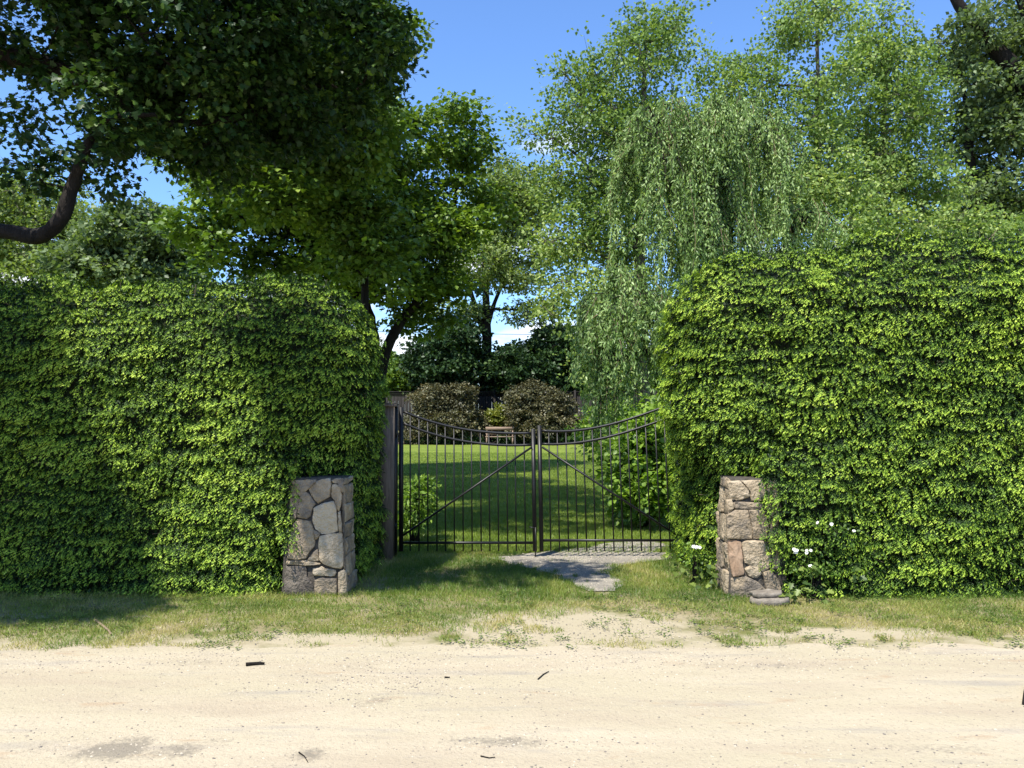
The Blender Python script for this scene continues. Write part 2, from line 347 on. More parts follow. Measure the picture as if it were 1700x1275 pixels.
# grey apron of the driveway: (left, right) edges going from behind the gate to the verge
ys = np.linspace(7.6, 10.7, 46)
tl = np.interp(ys, [7.1, 7.5, 8.0, 8.5, 8.9, 9.15, 9.4, 9.8, 10.2, 10.7], [.78, .68, .62, .35, .02, -.15, -.25, .35, 1.0, 1.5]) + (vnoise(np.stack([ys, ys * 0], 1), 6) - .5) * .16
tr = np.interp(ys, [7.1, 7.5, 8.0, 8.4, 8.7, 9.0, 9.3, 9.8, 10.2, 10.7], [.86, .95, 1.05, 1.02, 1.05, 1.35, 1.72, 1.85, 1.9, 1.9]) + (vnoise(np.stack([ys, ys * 0 + 5], 1), 6) - .5) * .14
V = [(x, y, .009) for x, y in zip(tl, ys)] + [(x, y, .009) for x, y in zip(tr, ys)]; n = len(ys); T = []
for i in range(n - 1): T += [(i, n + i, n + i + 1), (i, n + i + 1, i + 1)]
o = link('driveway', tri_mesh('driveway', V, T), M['drive']); o['kind'] = 'structure'
def on_drive(x, y): j = (vnoise(np.stack([x, y], -1), 11) - .35) * .34; return (y > 7.4 + j) & (y < 10.7) & (x > np.interp(y, ys, tl) + j) & (x < np.interp(y, ys, tr) - j)

def blades(name, X, Y, h, w, v, mat, lean=.5, z=.004):
    n = len(X); C = np.stack([X, Y, np.full(n, z)], 1)
    a = rng.random(n) * 2 * PI; D = np.stack([np.cos(a) * lean * rng.random(n), np.sin(a) * lean * rng.random(n), np.ones(n)], 1)
    D = nz(D); b = rng.random(n) * PI; sd = np.stack([np.cos(b), np.sin(b), b * 0], 1)
    tip = C + D * h[:, None]; Vv = np.stack([C - sd * w[:, None] / 2, C + sd * w[:, None] / 2, tip], 1).reshape(-1, 3)
    me = tri_mesh(name, Vv, np.arange(3 * n).reshape(-1, 3), v)
    return tag(link(name, me, mat), kind='stuff')
# verge grass, thinning out over the bare patch in front of the gate
n = 420000
X = rng.uniform(-7, 7, n); Y = rng.uniform(5.45, 9.9, n)
pp = np.stack([X, Y], 1)
den = .92 + (fbm(pp, 1.6) - .5) * 2.2
den -= 1.2 * np.exp(-((X - .5) / 1.0) ** 2 - ((Y - 6.3) / .5) ** 2) + .8 * np.exp(-((X - 2.5) / .7) ** 2 - ((Y - 6.15) / .2) ** 2) + .8 * np.exp(-((X + 1.4) / .8) ** 2 - ((Y - 6.0) / .2) ** 2)
den += 1.3 * (vnoise(pp, 4.5) > .68) * (Y > 5.8) * (Y < 6.9)
den -= .5 * np.clip((6.35 - Y) / .5, 0, 1) * (1 + (fbm(pp, 3) - .5) * 2.5)
den -= .55 * (vnoise(pp, 7) < .33) * (Y < 6.6)
den += .35 * ((X > -1.2) & (X < .8) & (Y > 7) )
den -= 3 * np.clip((np.interp(X, xs, edge) + .02 - Y) / .22, 0, 1)
den = np.where(on_drive(X, Y), -.0 + .05 * (vnoise(pp, 5) > .7), den)
den = np.where((Y > 7.9) & ((X < -1.5) | (X > 1.95)), -1, den)
k = rng.random(n) < den; X, Y, pp = X[k], Y[k], pp[k]; n = len(X)
dry = np.clip(.62 + (fbm(pp, 2.3) - .5) * 1.5 + .16 * (Y < 6.5) - .28 * (Y > 7.2) * (X > -1.3) , 0, 1)
v = np.clip(dry * .95 + rng.normal(0, .16, n), 0, 1)
h = rng.uniform(.018, .045, n) * (1 + .5 * (Y > 7.3)); 
blades('verge_grass', X, Y, h, rng.uniform(.003, .0065, n), v, M['grass'], 1.6)
# lawn
n = 420000
Y = 9.7 + 26 * rng.random(n) ** 1.7; X = (rng.random(n) - .5) * (4.4 + (Y - 9) * .62) + .55 + (Y - 9.7) * .05
k = ~on_drive(X, Y) | (rng.random(n) < .12); X, Y = X[k], Y[k]; n = len(X); pp = np.stack([X, Y], 1)
v = np.clip(.45 + (fbm(pp, 1.5) - .5) * 1.0 + rng.normal(0, .2, n), 0, 1)
blades('lawn_grass', X, Y, rng.uniform(.02, .055, n), rng.uniform(.004, .008, n) * (1 + (Y - 9.7) * .06), v, M['lawn_blades'], 1.4)
# clover and small broad leaves in the verge
n = 5200
X = rng.uniform(-6, 6, n); Y = rng.uniform(5.72, 7.5, n); pp = np.stack([X, Y], 1)
k = (fbm(pp + 20, 2.4) > .52) & (vnoise(pp, 9) > .4); X, Y = X[k], Y[k]; n = len(X); m = 6
a = rng.random((n, m)) * 2 * PI; r = rng.uniform(.0, .035, (n, m))
C = np.stack([X[:, None] + np.cos(a) * r, Y[:, None] + np.sin(a) * r, rng.uniform(.006, .03, (n, m))], -1).reshape(-1, 3)
a = a.ravel(); D = np.stack([np.cos(a), np.sin(a), rng.uniform(-.1, .6, len(a))], 1)
Vv, T, v = leaves(C, D, np.tile([0, 0, 1.], (len(C), 1)), rng.uniform(.012, .032, len(C)), rng.uniform(.008, .018, len(C)), rng.random(len(C)), 'rhomb')
tag(link('verge_weeds', tri_mesh('verge_weeds', Vv, T, v), M['weed']), kind='stuff')
# pebbles
def pebbles(name, X, Y, s, mat):
    n = len(X); oc = np.array([(1,0,0),(0,1,0),(-1,0,0),(0,-1,0),(0,0,1),(.6,.6,.6),(-.6,.5,.6)])
    tt = np.array([(0,5,4),(0,1,5),(5,1,4),(1,2,6),(1,6,4),(6,2,4),(2,3,4),(3,0,4)])
    sc = s[:, None, None] * oc[None] * rng.uniform(.7, 1.3, (n, 7, 3)) * np.array([1.2, 1, .6])
    a = rng.random(n) * 2 * PI; ca, sa = np.cos(a)[:, None], np.sin(a)[:, None]
    x = sc[..., 0] * ca - sc[..., 1] * sa; y = sc[..., 0] * sa + sc[..., 1] * ca
    Vv = np.stack([x + X[:, None], y + Y[:, None], sc[..., 2] + .004], -1).reshape(-1, 3)
    T = ((np.arange(n) * 7)[:, None, None] + tt).reshape(-1, 3)
    return tag(link(name, tri_mesh(name, Vv, T, np.repeat(rng.random(n), 8)), mat), kind='stuff')
n = 150000
X = rng.uniform(-4.6, 4.6, n); Y = rng.uniform(2.9, 6.6, n); pp = np.stack([X * .45, Y], 1)
d = .06 + 1.8 * np.clip(fbm(pp + 7, 1.5) - .56, 0, 1) + .35 * np.exp(-((Y - 5.5) / .2) ** 2) + .3 * np.exp(-((Y - 6.2) / .4) ** 2 - ((X - .6) / 1.2) ** 2) \
    + .35 * np.exp(-((Y - 4.08 - .04 * np.sin(X)) / .07) ** 2 - ((X - .1) / .8) ** 2) + .3 * np.exp(-((Y - 4.8) / .3) ** 2 - ((X + .75) / .35) ** 2)
for px, py, wx, wy, am in SPOTS:
    c = gpt(px, py); a_ = (gpt(px + wx, py)[0] - c[0]); b_ = (gpt(px, py - wy)[1] - c[1])
    d = d + .35 * am * np.exp(-((X - c[0]) / a_) ** 2 - ((Y - c[1]) / b_) ** 2)
k = rng.random(n) < d; X, Y = X[k], Y[k]
pebbles('road_gravel', X, Y, .0016 + .006 * rng.random(len(X)) ** 4, M['pebble'])
n = 9000; X = rng.uniform(-.4, 2, n); Y = rng.uniform(7.1, 10.6, n); k = on_drive(X, Y); X, Y = X[k], Y[k]
o = pebbles('driveway_gravel', X, Y, .003 + .006 * rng.random(len(X)) ** 2, M['pebble']); o.location.z = .005

# ------------------------------------------------------------------ hedges
def rbox_sdf(p, b):
    x0, x1, y0, y1, z0, z1, r = b
    c = np.array([(x0 + x1) / 2, (y0 + y1) / 2, (z0 + z1) / 2]); h = np.array([x1 - x0, y1 - y0, z1 - z0]) / 2 - r
    q = np.abs(p - c) - h
    return np.linalg.norm(np.maximum(q, 0), axis=1) + np.minimum(q.max(1), 0) - r
def hedge(name, label, boxes, dens, shape_noise, reject, tipfn=None):
    def sdf(p):
        d = np.min([rbox_sdf(p, b) for b in boxes], 0)
        return d + (.5 - fbm(p + 4, .9)) * shape_noise + (.5 - vnoise(p, 3.5)) * .07
    lo = np.array([min(b[0] for b in boxes), min(b[2] for b in boxes), 0.03]) - [.2, .2, 0]
    hi = np.array([max(b[1] for b in boxes), max(b[3] for b in boxes), max(b[5] for b in boxes)]) + .2
    vol = np.prod(hi - lo); th = .05
    n = int(vol * dens / (2 * th)); pts = []
    for _ in range(max(1, n // 400000 + 1)):
        q = rng.uniform(lo, hi, (min(n, 400000), 3)); d = sdf(q); pts.append(q[np.abs(d) < th])
    p = np.concatenate(pts); e = .02
    def grad(p):
        s0 = sdf(p); return nz(np.stack([sdf(p + np.eye(3)[i] * e) - s0 for i in range(3)], 1))
    for _ in range(2): p = p - grad(p) * sdf(p)[:, None]
    nn = grad(p)
    k = (p[:, 2] > .04) & ~reject(p) & ~((nn[:, 1] > .55) & (rng.random(len(p)) < .8)) & ((np.abs(p[:, 0]) < 5.0) | (rng.random(len(p)) < .35))
    p, nn = p[k], nn[k]
    # thin to an even but irregular spacing, wider sideways than up and down: tiers of sprays
    st = np.array([1, 1, 1.75]); rad = .080; keep = []; grid = {}
    q_ = p * st; key = np.floor(q_ / rad).astype(int)
    for a in range(len(p)):
        kx_, ky_, kz_ = key[a]; good = True; rr = rad * (.75 + .5 * ((a * 7919) % 97) / 97)
        for dx in (-1, 0, 1):
            for dy in (-1, 0, 1):
                for dz in (-1, 0, 1):
                    for b_ in grid.get((kx_ + dx, ky_ + dy, kz_ + dz), ()):
                        if (q_[a, 0] - q_[b_, 0]) ** 2 + (q_[a, 1] - q_[b_, 1]) ** 2 + (q_[a, 2] - q_[b_, 2]) ** 2 < rr * rr: good = False; break
                    if not good: break
                if not good: break
            if not good: break
        if good: keep.append(a); grid.setdefault((kx_, ky_, kz_), []).append(a)
    p, nn = p[keep], nn[keep]
    g = vnoise(p * np.array([4, 4, 9.]) + 11) * .5 + vnoise(p * np.array([9, 9, 20.]) + 31) * .5
    k = g > .27; p, nn, g = p[k], nn[k], g[k]; n = len(p)
    up = np.array([0, 0, 1.0])
    t = np.cross(up, nn); bad = np.linalg.norm(t, axis=1) < .25; t[bad] = rng.normal(size=(bad.sum(), 3)) * [1, 1, 0]; t = nz(t)
    o = nz(nn + up * rng.normal(.05, .22, (n, 1)) + t * rng.normal(0, .35, (n, 1)))
    prot = (g - .5) * .24 + rng.normal(0, .036, n)
    tone = np.clip(.5 + (fbm(p + 50, 2.2) - .5) * 1.3 + rng.normal(0, .18, n), 0, 1)
    K = 9; C = []; D = []; NN = []; LL = []; WW = []; VV = []
    for kx in range(K):
        s = (kx - (K - 1) / 2) / (K - 1) * rng.uniform(.10, .165, n) + rng.normal(0, .010, n)
        base = p + nn * (prot - .05 - .03 * rng.random(n))[:, None] + t * s[:, None] + up * (rng.normal(0, .009, n) - np.abs(s) * .22)[:, None]
        d = nz(o + t * (s * 4.5)[:, None] + rng.normal(0, .12, (n, 3)))
        ln = rng.uniform(.055, .095, n)
        for tt, side in ((.25, 1), (.4, -1), (.54, 1), (.66, -1), (.77, 1), (.87, -1), (.94, 1), (.9, 0)):
            q = base + d * (ln * tt)[:, None] - up * (ln * .95 * tt * tt)[:, None]
            tg = nz(d - up * (1.9 * tt)); sd = nz(np.cross(tg, up) + 1e-4)
            dd = nz(tg * (.9 if side else 1) + sd * side * .75 + rng.normal(0, .22, (n, 3)))
            C.append(q); D.append(dd); NN.append(nz(np.cross(sd, tg) * 1.0 + up * .3 + rng.normal(0, .3, (n, 3))))
            LL.append(rng.uniform(.016, .027, n)); WW.append(rng.uniform(.0065, .0105, n))
            VV.append(np.clip(-.22 + .86 * tt + .38 * tone + rng.normal(0, .09, n), 0, 1))  # fresh tips light; inner leaflets dark for age and for painted gap shade
    m2 = int(n * 12); ii = rng.integers(0, n, m2)        # older needles further in, coloured darker still to deepen shade in the gaps
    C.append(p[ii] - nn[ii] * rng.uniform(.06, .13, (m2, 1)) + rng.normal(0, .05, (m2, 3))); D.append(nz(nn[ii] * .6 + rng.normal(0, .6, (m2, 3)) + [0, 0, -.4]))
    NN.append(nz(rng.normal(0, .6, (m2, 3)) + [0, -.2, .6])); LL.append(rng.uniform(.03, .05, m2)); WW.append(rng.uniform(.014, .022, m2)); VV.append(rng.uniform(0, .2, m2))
    C, D, NN = map(np.concatenate, (C, D, NN)); LL, WW, VV = map(np.concatenate, (LL, WW, VV))
    root = empty(name, ((boxes[0][0] + boxes[0][1]) / 2, boxes[0][2] + .5, 0), label, 'hedge')
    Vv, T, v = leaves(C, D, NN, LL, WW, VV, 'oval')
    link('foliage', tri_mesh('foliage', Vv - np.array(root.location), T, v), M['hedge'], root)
    # opaque core, its dark colour standing in for shade inside the hedge
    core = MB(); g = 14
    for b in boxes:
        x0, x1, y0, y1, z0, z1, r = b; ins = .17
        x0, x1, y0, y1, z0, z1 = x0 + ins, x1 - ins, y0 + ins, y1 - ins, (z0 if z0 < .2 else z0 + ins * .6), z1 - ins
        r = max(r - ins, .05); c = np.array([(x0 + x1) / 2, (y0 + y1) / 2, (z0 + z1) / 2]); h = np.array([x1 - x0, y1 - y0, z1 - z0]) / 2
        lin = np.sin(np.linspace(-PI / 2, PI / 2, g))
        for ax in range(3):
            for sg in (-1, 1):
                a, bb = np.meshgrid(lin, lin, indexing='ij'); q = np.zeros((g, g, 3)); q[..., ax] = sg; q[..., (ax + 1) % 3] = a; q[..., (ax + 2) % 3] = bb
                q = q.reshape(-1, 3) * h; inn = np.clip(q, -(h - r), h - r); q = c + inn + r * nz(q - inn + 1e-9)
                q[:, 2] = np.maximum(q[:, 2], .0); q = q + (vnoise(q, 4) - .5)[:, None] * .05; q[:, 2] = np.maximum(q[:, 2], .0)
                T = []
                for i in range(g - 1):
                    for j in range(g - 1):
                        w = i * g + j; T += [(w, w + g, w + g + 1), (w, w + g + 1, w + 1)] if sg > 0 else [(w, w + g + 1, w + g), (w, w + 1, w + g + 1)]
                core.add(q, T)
    core.build('dark_core', M['hedge_core'], root, smooth=True)
    # bare twigs poking between the sprays
    tw = MB(); idx = rng.choice(len(p), 260, replace=False)
    for i in idx:
        a0 = p[i] - nn[i] * .12; a1 = p[i] + nn[i] * .0 + t[i] * rng.normal(0, .08) + up * rng.normal(.02, .03)
        tw.tube([a0, (a0 + a1) / 2 + rng.normal(0, .01, 3), a1], [.004, .003, .0015], 4, cap=False)
    tag(tw.build('twigs', M['twig'], root), kind='stuff')
    return root
rejL = lambda p: (p[:, 0] > -2.10 + .26 * p[:, 2].clip(0, 1)) & (p[:, 1] < 7.95) & (p[:, 2] < .96)
rejR = lambda p: (p[:, 0] < 2.34 - .15 * p[:, 2].clip(0, 1)) & (p[:, 0] > 1.0) & (p[:, 1] < 7.9) & (p[:, 2] < .95)
HD = 1150
hedge('clipped_hedge', 'lower clipped evergreen hedge left of the gate, partly in tree shade', [
    (-6.8, -1.36, 7.50, 9.1, .97, 2.94, .74), (-6.8, -2.06, 7.42, 9.1, -1.2, 2.6, .25), (-3.0, -1.92, 7.40, 8.2, .5, 1.3, .1), (-2.3, -1.47, 7.95, 9.3, -1, 2.2, .25)], HD, .13, rejL)
hedge('clipped_hedge', 'taller sunlit clipped evergreen hedge right of the gate', [
    (1.55, 6.8, 7.46, 9.1, .95, 3.25, .80), (2.34, 6.8, 7.38, 9.1, -1.2, 3.0, .3), (2.22, 3.0, 7.34, 8.2, .42, 1.3, .1), (1.84, 2.6, 7.92, 9.75, -1, 2.5, .25), (3.2, 6.8, 7.72, 9.0, 1.5, 3.40, .5)], HD, .13, rejR)

# ------------------------------------------------------------------ stone pillars
LP = [[(430,200),(500,185),(550,178),(556,230),(545,328),(500,352),(450,383),(395,320),(375,262)],
 [(566,190),(600,178),(652,180),(656,300),(640,240),(615,215),(572,212)],
 [(567,230),(600,224),(636,252),(650,320),(642,400),(622,450),(604,430),(592,365),(563,330)],
 [(300,330),(340,290),(370,315),(428,395),(398,420),(383,490),(350,512),(270,498),(280,420)],
 [(415,430),(480,395),(580,370),(600,420),(610,560),(614,615),(560,636),(480,641),(430,600),(407,530)],
 [(262,530),(380,542),(400,595),(412,650),(420,740),(370,800),(348,848),(290,858),(198,848),(205,700),(225,600)],
 [(462,668),(520,653),(600,648),(648,636),(660,700),(663,840),(665,908),(640,934),(560,921),(490,892),(467,858),(457,750)],
 [(416,615),(462,645),(440,684),(424,690)], [(366,862),(410,803),(444,778),(456,866),(420,872)],
 [(195,872),(350,868),(458,892),(466,903),(360,912),(190,902)],
 [(412,937),(466,937),(480,918),(512,938),(590,948),(598,970),(583,997),(480,997),(415,992)],
 [(190,920),(345,922),(358,1000),(402,1060),(412,1110),(412,1160),(165,1165),(172,1040)],
 [(427,1037),(470,1022),(598,1022),(606,1070),(606,1165),(427,1165)],
 [(626,972),(668,948),(688,958),(695,1050),(697,1170),(626,1170),(622,1060)],
 [(655,470),(652,330),(662,300),(668,440),(672,560),(676,760),(682,940),(672,930),(670,700),(660,620)],
 [(618,470),(640,460),(652,560),(652,622),(628,625)],[(225,195),(425,188),(428,205),(372,258),(300,322),(222,330)],[(215,345),(293,338),(276,420),(264,500),(255,522),(205,560)]]
RP = [[(612,190),(700,185),(762,245),(778,300),(700,330),(630,322)], [(715,185),(870,180),(905,260),(900,335),(792,335),(786,262)],
 [(603,335),(640,330),(652,400),(607,438)], [(662,350),(868,350),(880,402),(760,404),(664,398)],
 [(607,450),(664,412),(760,414),(796,560),(794,632),(603,632)], [(772,414),(885,412),(925,540),(910,632),(806,632),(802,560)],
 [(610,657),(660,652),(706,667),(720,800),(726,913),(640,928),(620,800)],
 [(724,672),(760,653),(880,657),(920,750),(943,810),(923,868),(880,888),(790,842),(742,822)],
 [(742,872),(780,848),(840,868),(866,905),(830,942),(770,924)], [(638,947),(740,928),(828,968),(905,1040),(920,1130),(632,1130)],
 [(882,905),(940,884),(1000,960),(1022,1040),(1030,1130),(935,1130),(912,1030)], [(928,640),(1000,640),(1010,860),(950,870),(962,800)],
 [(920,420),(1000,420),(1004,625),(925,625),(940,540)], [(912,190),(990,190),(996,405),(890,400),(915,330)]]
def stone(mb, poly, o, ux, uz, un, z0, th, v):
    """poly (m,2) in metres on the face plane; raised rounded slab with an uneven face"""
    p = np.array(poly, float); c = p.mean(0)
    q = []                                      # resample the outline, roughen it
    for i in range(len(p)):
        a, b = p[i], p[(i + 1) % len(p)]; m = max(1, int(np.linalg.norm(b - a) / .022))
        for k in range(m): q.append(a + (b - a) * k / m)
    q = np.array(q); q += rng.normal(0, .0016, q.shape); m = len(q)
    q = (q + .08 * (np.roll(q, 1, 0) + np.roll(q, -1, 0))) / 1.16; q = c + (q - c) * (1 + .007 / np.linalg.norm(q - c, axis=1).mean())
    rings = [(0.0, -.02), (0.0, th * .5), (.004, th * .85), (.012, th), (.5, th * 1.1)]
    V = []; sz = np.linalg.norm(q - c, axis=1).mean(); tilt = rng.normal(0, .06, 2)
    for ins, dz in rings:
        f = 1 - (ins if ins >= .5 else min(.4, ins / sz))
        r = c + (q - c) * f
        d = dz + (r - c) @ tilt * (dz > th * .6) + (rng.normal(0, .003, m) if dz > 0 else 0) + ((vnoise(r + 30 * v, 22) - .5) * .016 if dz > th * .6 else 0)
        V.append(o + r[:, :1] * ux + (r[:, 1:2] - z0) * uz + np.reshape(d, (-1, 1)) * un)
    V.append((o + c[0] * ux + (c[1] - z0) * uz + th * un)[None])
    T = []
    for i in range(len(rings) - 1):
        for k in range(m):
            a, b = i * m + k, i * m + (k + 1) % m; T += [(a, b, b + m), (a, b + m, a + m)]
    for k in range(m): T.append(((len(rings) - 1) * m + k, (len(rings) - 1) * m + (k + 1) % m, len(rings) * m))
    V = np.concatenate(V)
    mb.add(V, T, v)
def pillar(label, polys, ox, oy, sc, Yf, xa, xb, depth, side, tones, orange=None):
    x0, x1 = min(xa, xb), max(xa, xb); H = 1.04
    root = empty('stone_pillar', ((x0 + x1) / 2, Yf + depth / 2, 0), label, 'pillar', 'stone pillars on either side of the driveway')
    mb = MB(); bt = .05
    V = [(x0, Yf, -.05), (x1, Yf, -.05), (x1, Yf + depth, -.05), (x0, Yf + depth, -.05), (x0 + bt, Yf + bt * .4, H), (x1 - bt, Yf + bt * .4, H), (x1 - bt, Yf + depth, H), (x0 + bt, Yf + depth, H)]
    Q = [(0,1,5,4),(1,2,6,5),(2,3,7,6),(3,0,4,7),(4,5,6,7)]
    mb.add(V, [t for q in Q for t in ((q[0],q[1],q[2]),(q[0],q[2],q[3]))])
    mb.build('mortar', M['mortar'], root)
    st = MB(); so = MB()
    for k, pl in enumerate(polys):
        w = []
        for a, b in pl:
            q = P(ox + a / sc, oy + b / sc, Yf); w.append((q[0], q[2]))
        w = np.array(w); f = (w[:, 1] / H).clip(0, 1) * bt * .4
        un = np.array([0, -1., 0]); o = np.array([0, Yf + .4 * bt * w[:, 1].mean() / H, 0])
        stone(so if k == orange else st, w, o, np.array([1., 0, 0]), np.array([0, 0, 1.]), un, 0, .022, tones[k % len(tones)])
    # the side that faces the driveway and the top
    xx = x1 if side > 0 else x0; z = 0.0
    while z < H - .06:
        hh = rng.uniform(.13, .26); hh = min(hh, H - z); y = Yf + .02
        while y < Yf + depth - .04:
            ww = min(rng.uniform(.14, .24), Yf + depth - y)
            g = .008; pl = [(y + g, z + g), (y + ww - g, z + g + rng.normal(0, .008)), (y + ww - g, z + hh - g), (y + g, z + hh - g + rng.normal(0, .008))]
            if side < 0: pl = pl[::-1]
            stone(st, pl, np.array([xx - side * bt * (z + hh / 2) / H, 0, 0]), np.array([0, 1., 0]), np.array([0, 0, 1.]), np.array([side * 1., 0, 0]), 0, .018, rng.uniform(.35, .75))
            y += ww
        z += hh
    st.build('stonework', M['stone'], root)
    if orange is not None: so.build('orange_stone', M['stone_orange'], root)
    return root
pillar('stone pillar under the left hedge, with a pale square block midway', LP, 440, 760, 5.1, 7.46, -2.06, -1.475, .38, 1,
       [.55,.5,.62,.4,.95,.55,.82,.45,.6,.55,.85,.12,.38,.66,.35,.75,.45,.4])
pillar('stone pillar under the right hedge, with one tall orange stone', RP, 1080, 760, 4.724, 7.40, 1.915, 2.44, .42, -1,
       [.72,.7,.6,.4,.58,.5,.8,.78,.72,.36,.42,.5,.5,.6], orange=6)
# flat stones lying at the right pillar's foot
def slab(px, py, Y, w, d, h, z, rot, label):
    c = P(px, py, Y); root = MB(); m = 14
    a = np.linspace(0, 2 * PI, m, endpoint=False); pr = (np.abs(np.cos(a)) ** 4 + np.abs(np.sin(a)) ** 4) ** -.25 * rng.uniform(.88, 1.1, m)
    V = []
    for zz, s in ((0, .95), (h * .4, 1.03), (h * .97, 1.0), (h * 1.02, .93)):
        x = np.cos(a) * pr * w / 2 * s; y = np.sin(a) * pr * d / 2 * s
        V.append(np.stack([x, y, np.full(m, zz) + rng.normal(0, .003, m) + x * .05], 1))
    V.append([(0, 0, h * 1.02)]); V = np.concatenate(V); T = []
    for i in range(3):
        for k in range(m):
            p, q = i * m + k, i * m + (k + 1) % m; T += [(p, q, q + m), (p, q + m, p + m)]
    for k in range(m): T.append((3 * m + k, 3 * m + (k + 1) % m, 4 * m))
    root.add(V, T); o = root.build('flat_stone', M['slate']); o.location = (float(c[0]), Y, z); o.rotation_euler = (0, 0, R(rot))
    return tag(o, label, 'stone', 'loose flat stones by the right pillar')
slab(1277, 1003, 7.12, .30, .20, .055, .002, -6, 'grey flat stone lying on the grass under another slab by right pillar')
slab(1274, 990, 7.14, .26, .15, .035, .064, -4, 'tan flat stone resting on top of the grey slab')

# ------------------------------------------------------------------ gate
GY = 9.45
def g(px, py, dy=0): return P(px, py, GY + dy)
def smooth(pts, n=26):
    pts = np.array(pts, float); d = np.r_[0, np.cumsum(np.linalg.norm(np.diff(pts, axis=0), axis=1))]
    c = [np.polyfit(d, pts[:, i], min(3, len(pts) - 1)) for i in range(3)]; s = np.linspace(0, d[-1], n)
    return np.stack([np.polyval(q, s) for q in c], 1)
def gate_leaf(label, top, low, bot, stiles, picks, brace, rod):
    root = empty('gate_leaf', (g(stiles[0][0], 900)[0], GY, 0), label, 'gate', 'two leaves of the driveway gate')
    T_, L_ = smooth([g(*p) for p in top]), smooth([g(*p) for p in low])
    def sq(mb, pts, r): mb.tube(pts, r, 4)
    for pts in (T_, L_):
        mb = MB(); mb.tube(pts, .0145, 8); mb.build('curved_rail', M['black_steel'], root, smooth=True)
    B0, B1 = g(*bot[0]), g(*bot[1])
    mb = MB(); mb.box(B0[0], B1[0], GY - .017, GY + .017, B0[2] - .013, B0[2] + .013); mb.build('bottom_rail', M['black_steel'], root)
    for px0, px1, w, ytop in stiles:
        a, b = g(px0, ytop), g(px1, 915); mb = MB(); V = []
        for q in (b, a): V += [(q[0] - w, GY - .024, q[2]), (q[0] + w, GY - .024, q[2]), (q[0] + w, GY + .024, q[2]), (q[0] - w, GY + .024, q[2])]
        Q = [(0,3,2,1),(4,5,6,7),(0,1,5,4),(1,2,6,5),(2,3,7,6),(3,0,4,7)]
        mb.add(V, [t for q in Q for t in ((q[0],q[1],q[2]),(q[0],q[2],q[3]))]); mb.build('stile', M['black_steel'], root)
    for px0, px1 in picks:
        x = g(px0, 720)[0]; zt = np.interp(x, T_[:, 0], T_[:, 2]); xb = g(px1, 915)[0]
        mb = MB(); mb.tube([(xb, GY, g(0, 915)[2]), (x, GY, zt - .01)], .0088, 6); mb.build('picket', M['black_steel'], root)
    a, b = g(*brace[0]), g(*brace[1]); mb = MB(); mb.tube([a - [0, .028, 0], b - [0, .028, 0]], .012, 8); mb.build('brace', M['black_steel'], root)
    if rod:
        mb = MB(); q = g(889, 885, -.04); mb.tube([(q[0], GY - .045, .012), (q[0], GY - .045, .34)], .008, 6)
        mb.tube([(q[0], GY - .045, .33), (q[0] - .07, GY - .045, .345)], .007, 6); mb.build('drop_rod', M['black_steel'], root)
    return root
lp = [681,695.5,710,725,739,753.5,768,782.6,797.4,811.6,826,841,855,870]
gate_leaf('left black steel gate leaf between the dark post and the gate centre',
    [(669.6,683),(695,693.5),(720,701),(747,708),(797,716.5),(840,719),(882,719)], [(669,702.5),(695,713),(738,725.5),(779,734),(816,738),(850,739),(882,738.5)],
    [(666,901),(888,901)], [(666,666,.023,676), (885,888,.023,712)], [(p, p + (p - 681) / 190 * 2.5) for p in lp], ((883,742),(670,888)), True)
rp = [911,925,939.5,954,968.5,983,997,1012,1027,1041.5,1056,1071,1087,1102]
gate_leaf('right black steel gate leaf whose curved top runs into the right hedge',
    [(899,715),(926,716),(953,714.6),(998,709),(1041,696.5),(1068,688),(1096,678),(1122,668)], [(899,737),(930,737),(968,734),(1011,725),(1056,712),(1098,698),(1122,689)],
    [(901,897),(1124,897)], [(895.5,899,.023,706), (1122,1132,.023,664)], [(p, p + 3 + (p - 900) / 200 * 8) for p in rp], ((900,742),(1126,890)), False)
mb = MB(); c = g(655.5, 800); mb.box(c[0] - .03, c[0] + .03, GY - .03, GY + .03, 0, 1.72); mb.box(c[0] - .034, c[0] + .034, GY - .034, GY + .034, 1.72, 1.735)
pr = empty('gate_post', (c[0], GY, 0), 'slim black steel hinge post at the left end of the gate', 'post')
mb.build('post_shaft', M['black_steel'], pr)
for z in (.35, 1.4):
    mb = MB(); mb.tube([(c[0] + .02, GY - .035, z - .04), (c[0] + .02, GY - .035, z + .04)], .012, 8); mb.build('hinge', M['black_steel'], pr)
c2 = g(1134, 800); pr2 = empty('gate_post', (c2[0], GY, 0), 'black steel hinge post hidden in the right hedge return', 'post')
mb = MB(); mb.box(c2[0] - .03, c2[0] + .03, GY - .03, GY + .03, 0, 1.78); mb.build('post_shaft', M['black_steel'], pr2)
c = P(643, 800, 9.3); wp = empty('wooden_post', (c[0], 9.3, 0), 'weathered grey brown wooden post with flat cap behind the left hedge', 'post')
mb = MB(); mb.box(c[0] - .09, c[0] + .072, 9.2, 9.4, 0, 1.70); mb.build('shaft', M['post_wood'], wp)
mb = MB(); mb.box(c[0] - .11, c[0] + .095, 9.17, 9.43, 1.70, 1.725); mb.box(c[0] - .09, c[0] + .075, 9.19, 9.41, 1.725, 1.745); mb.build('cap', M['post_wood'], wp)

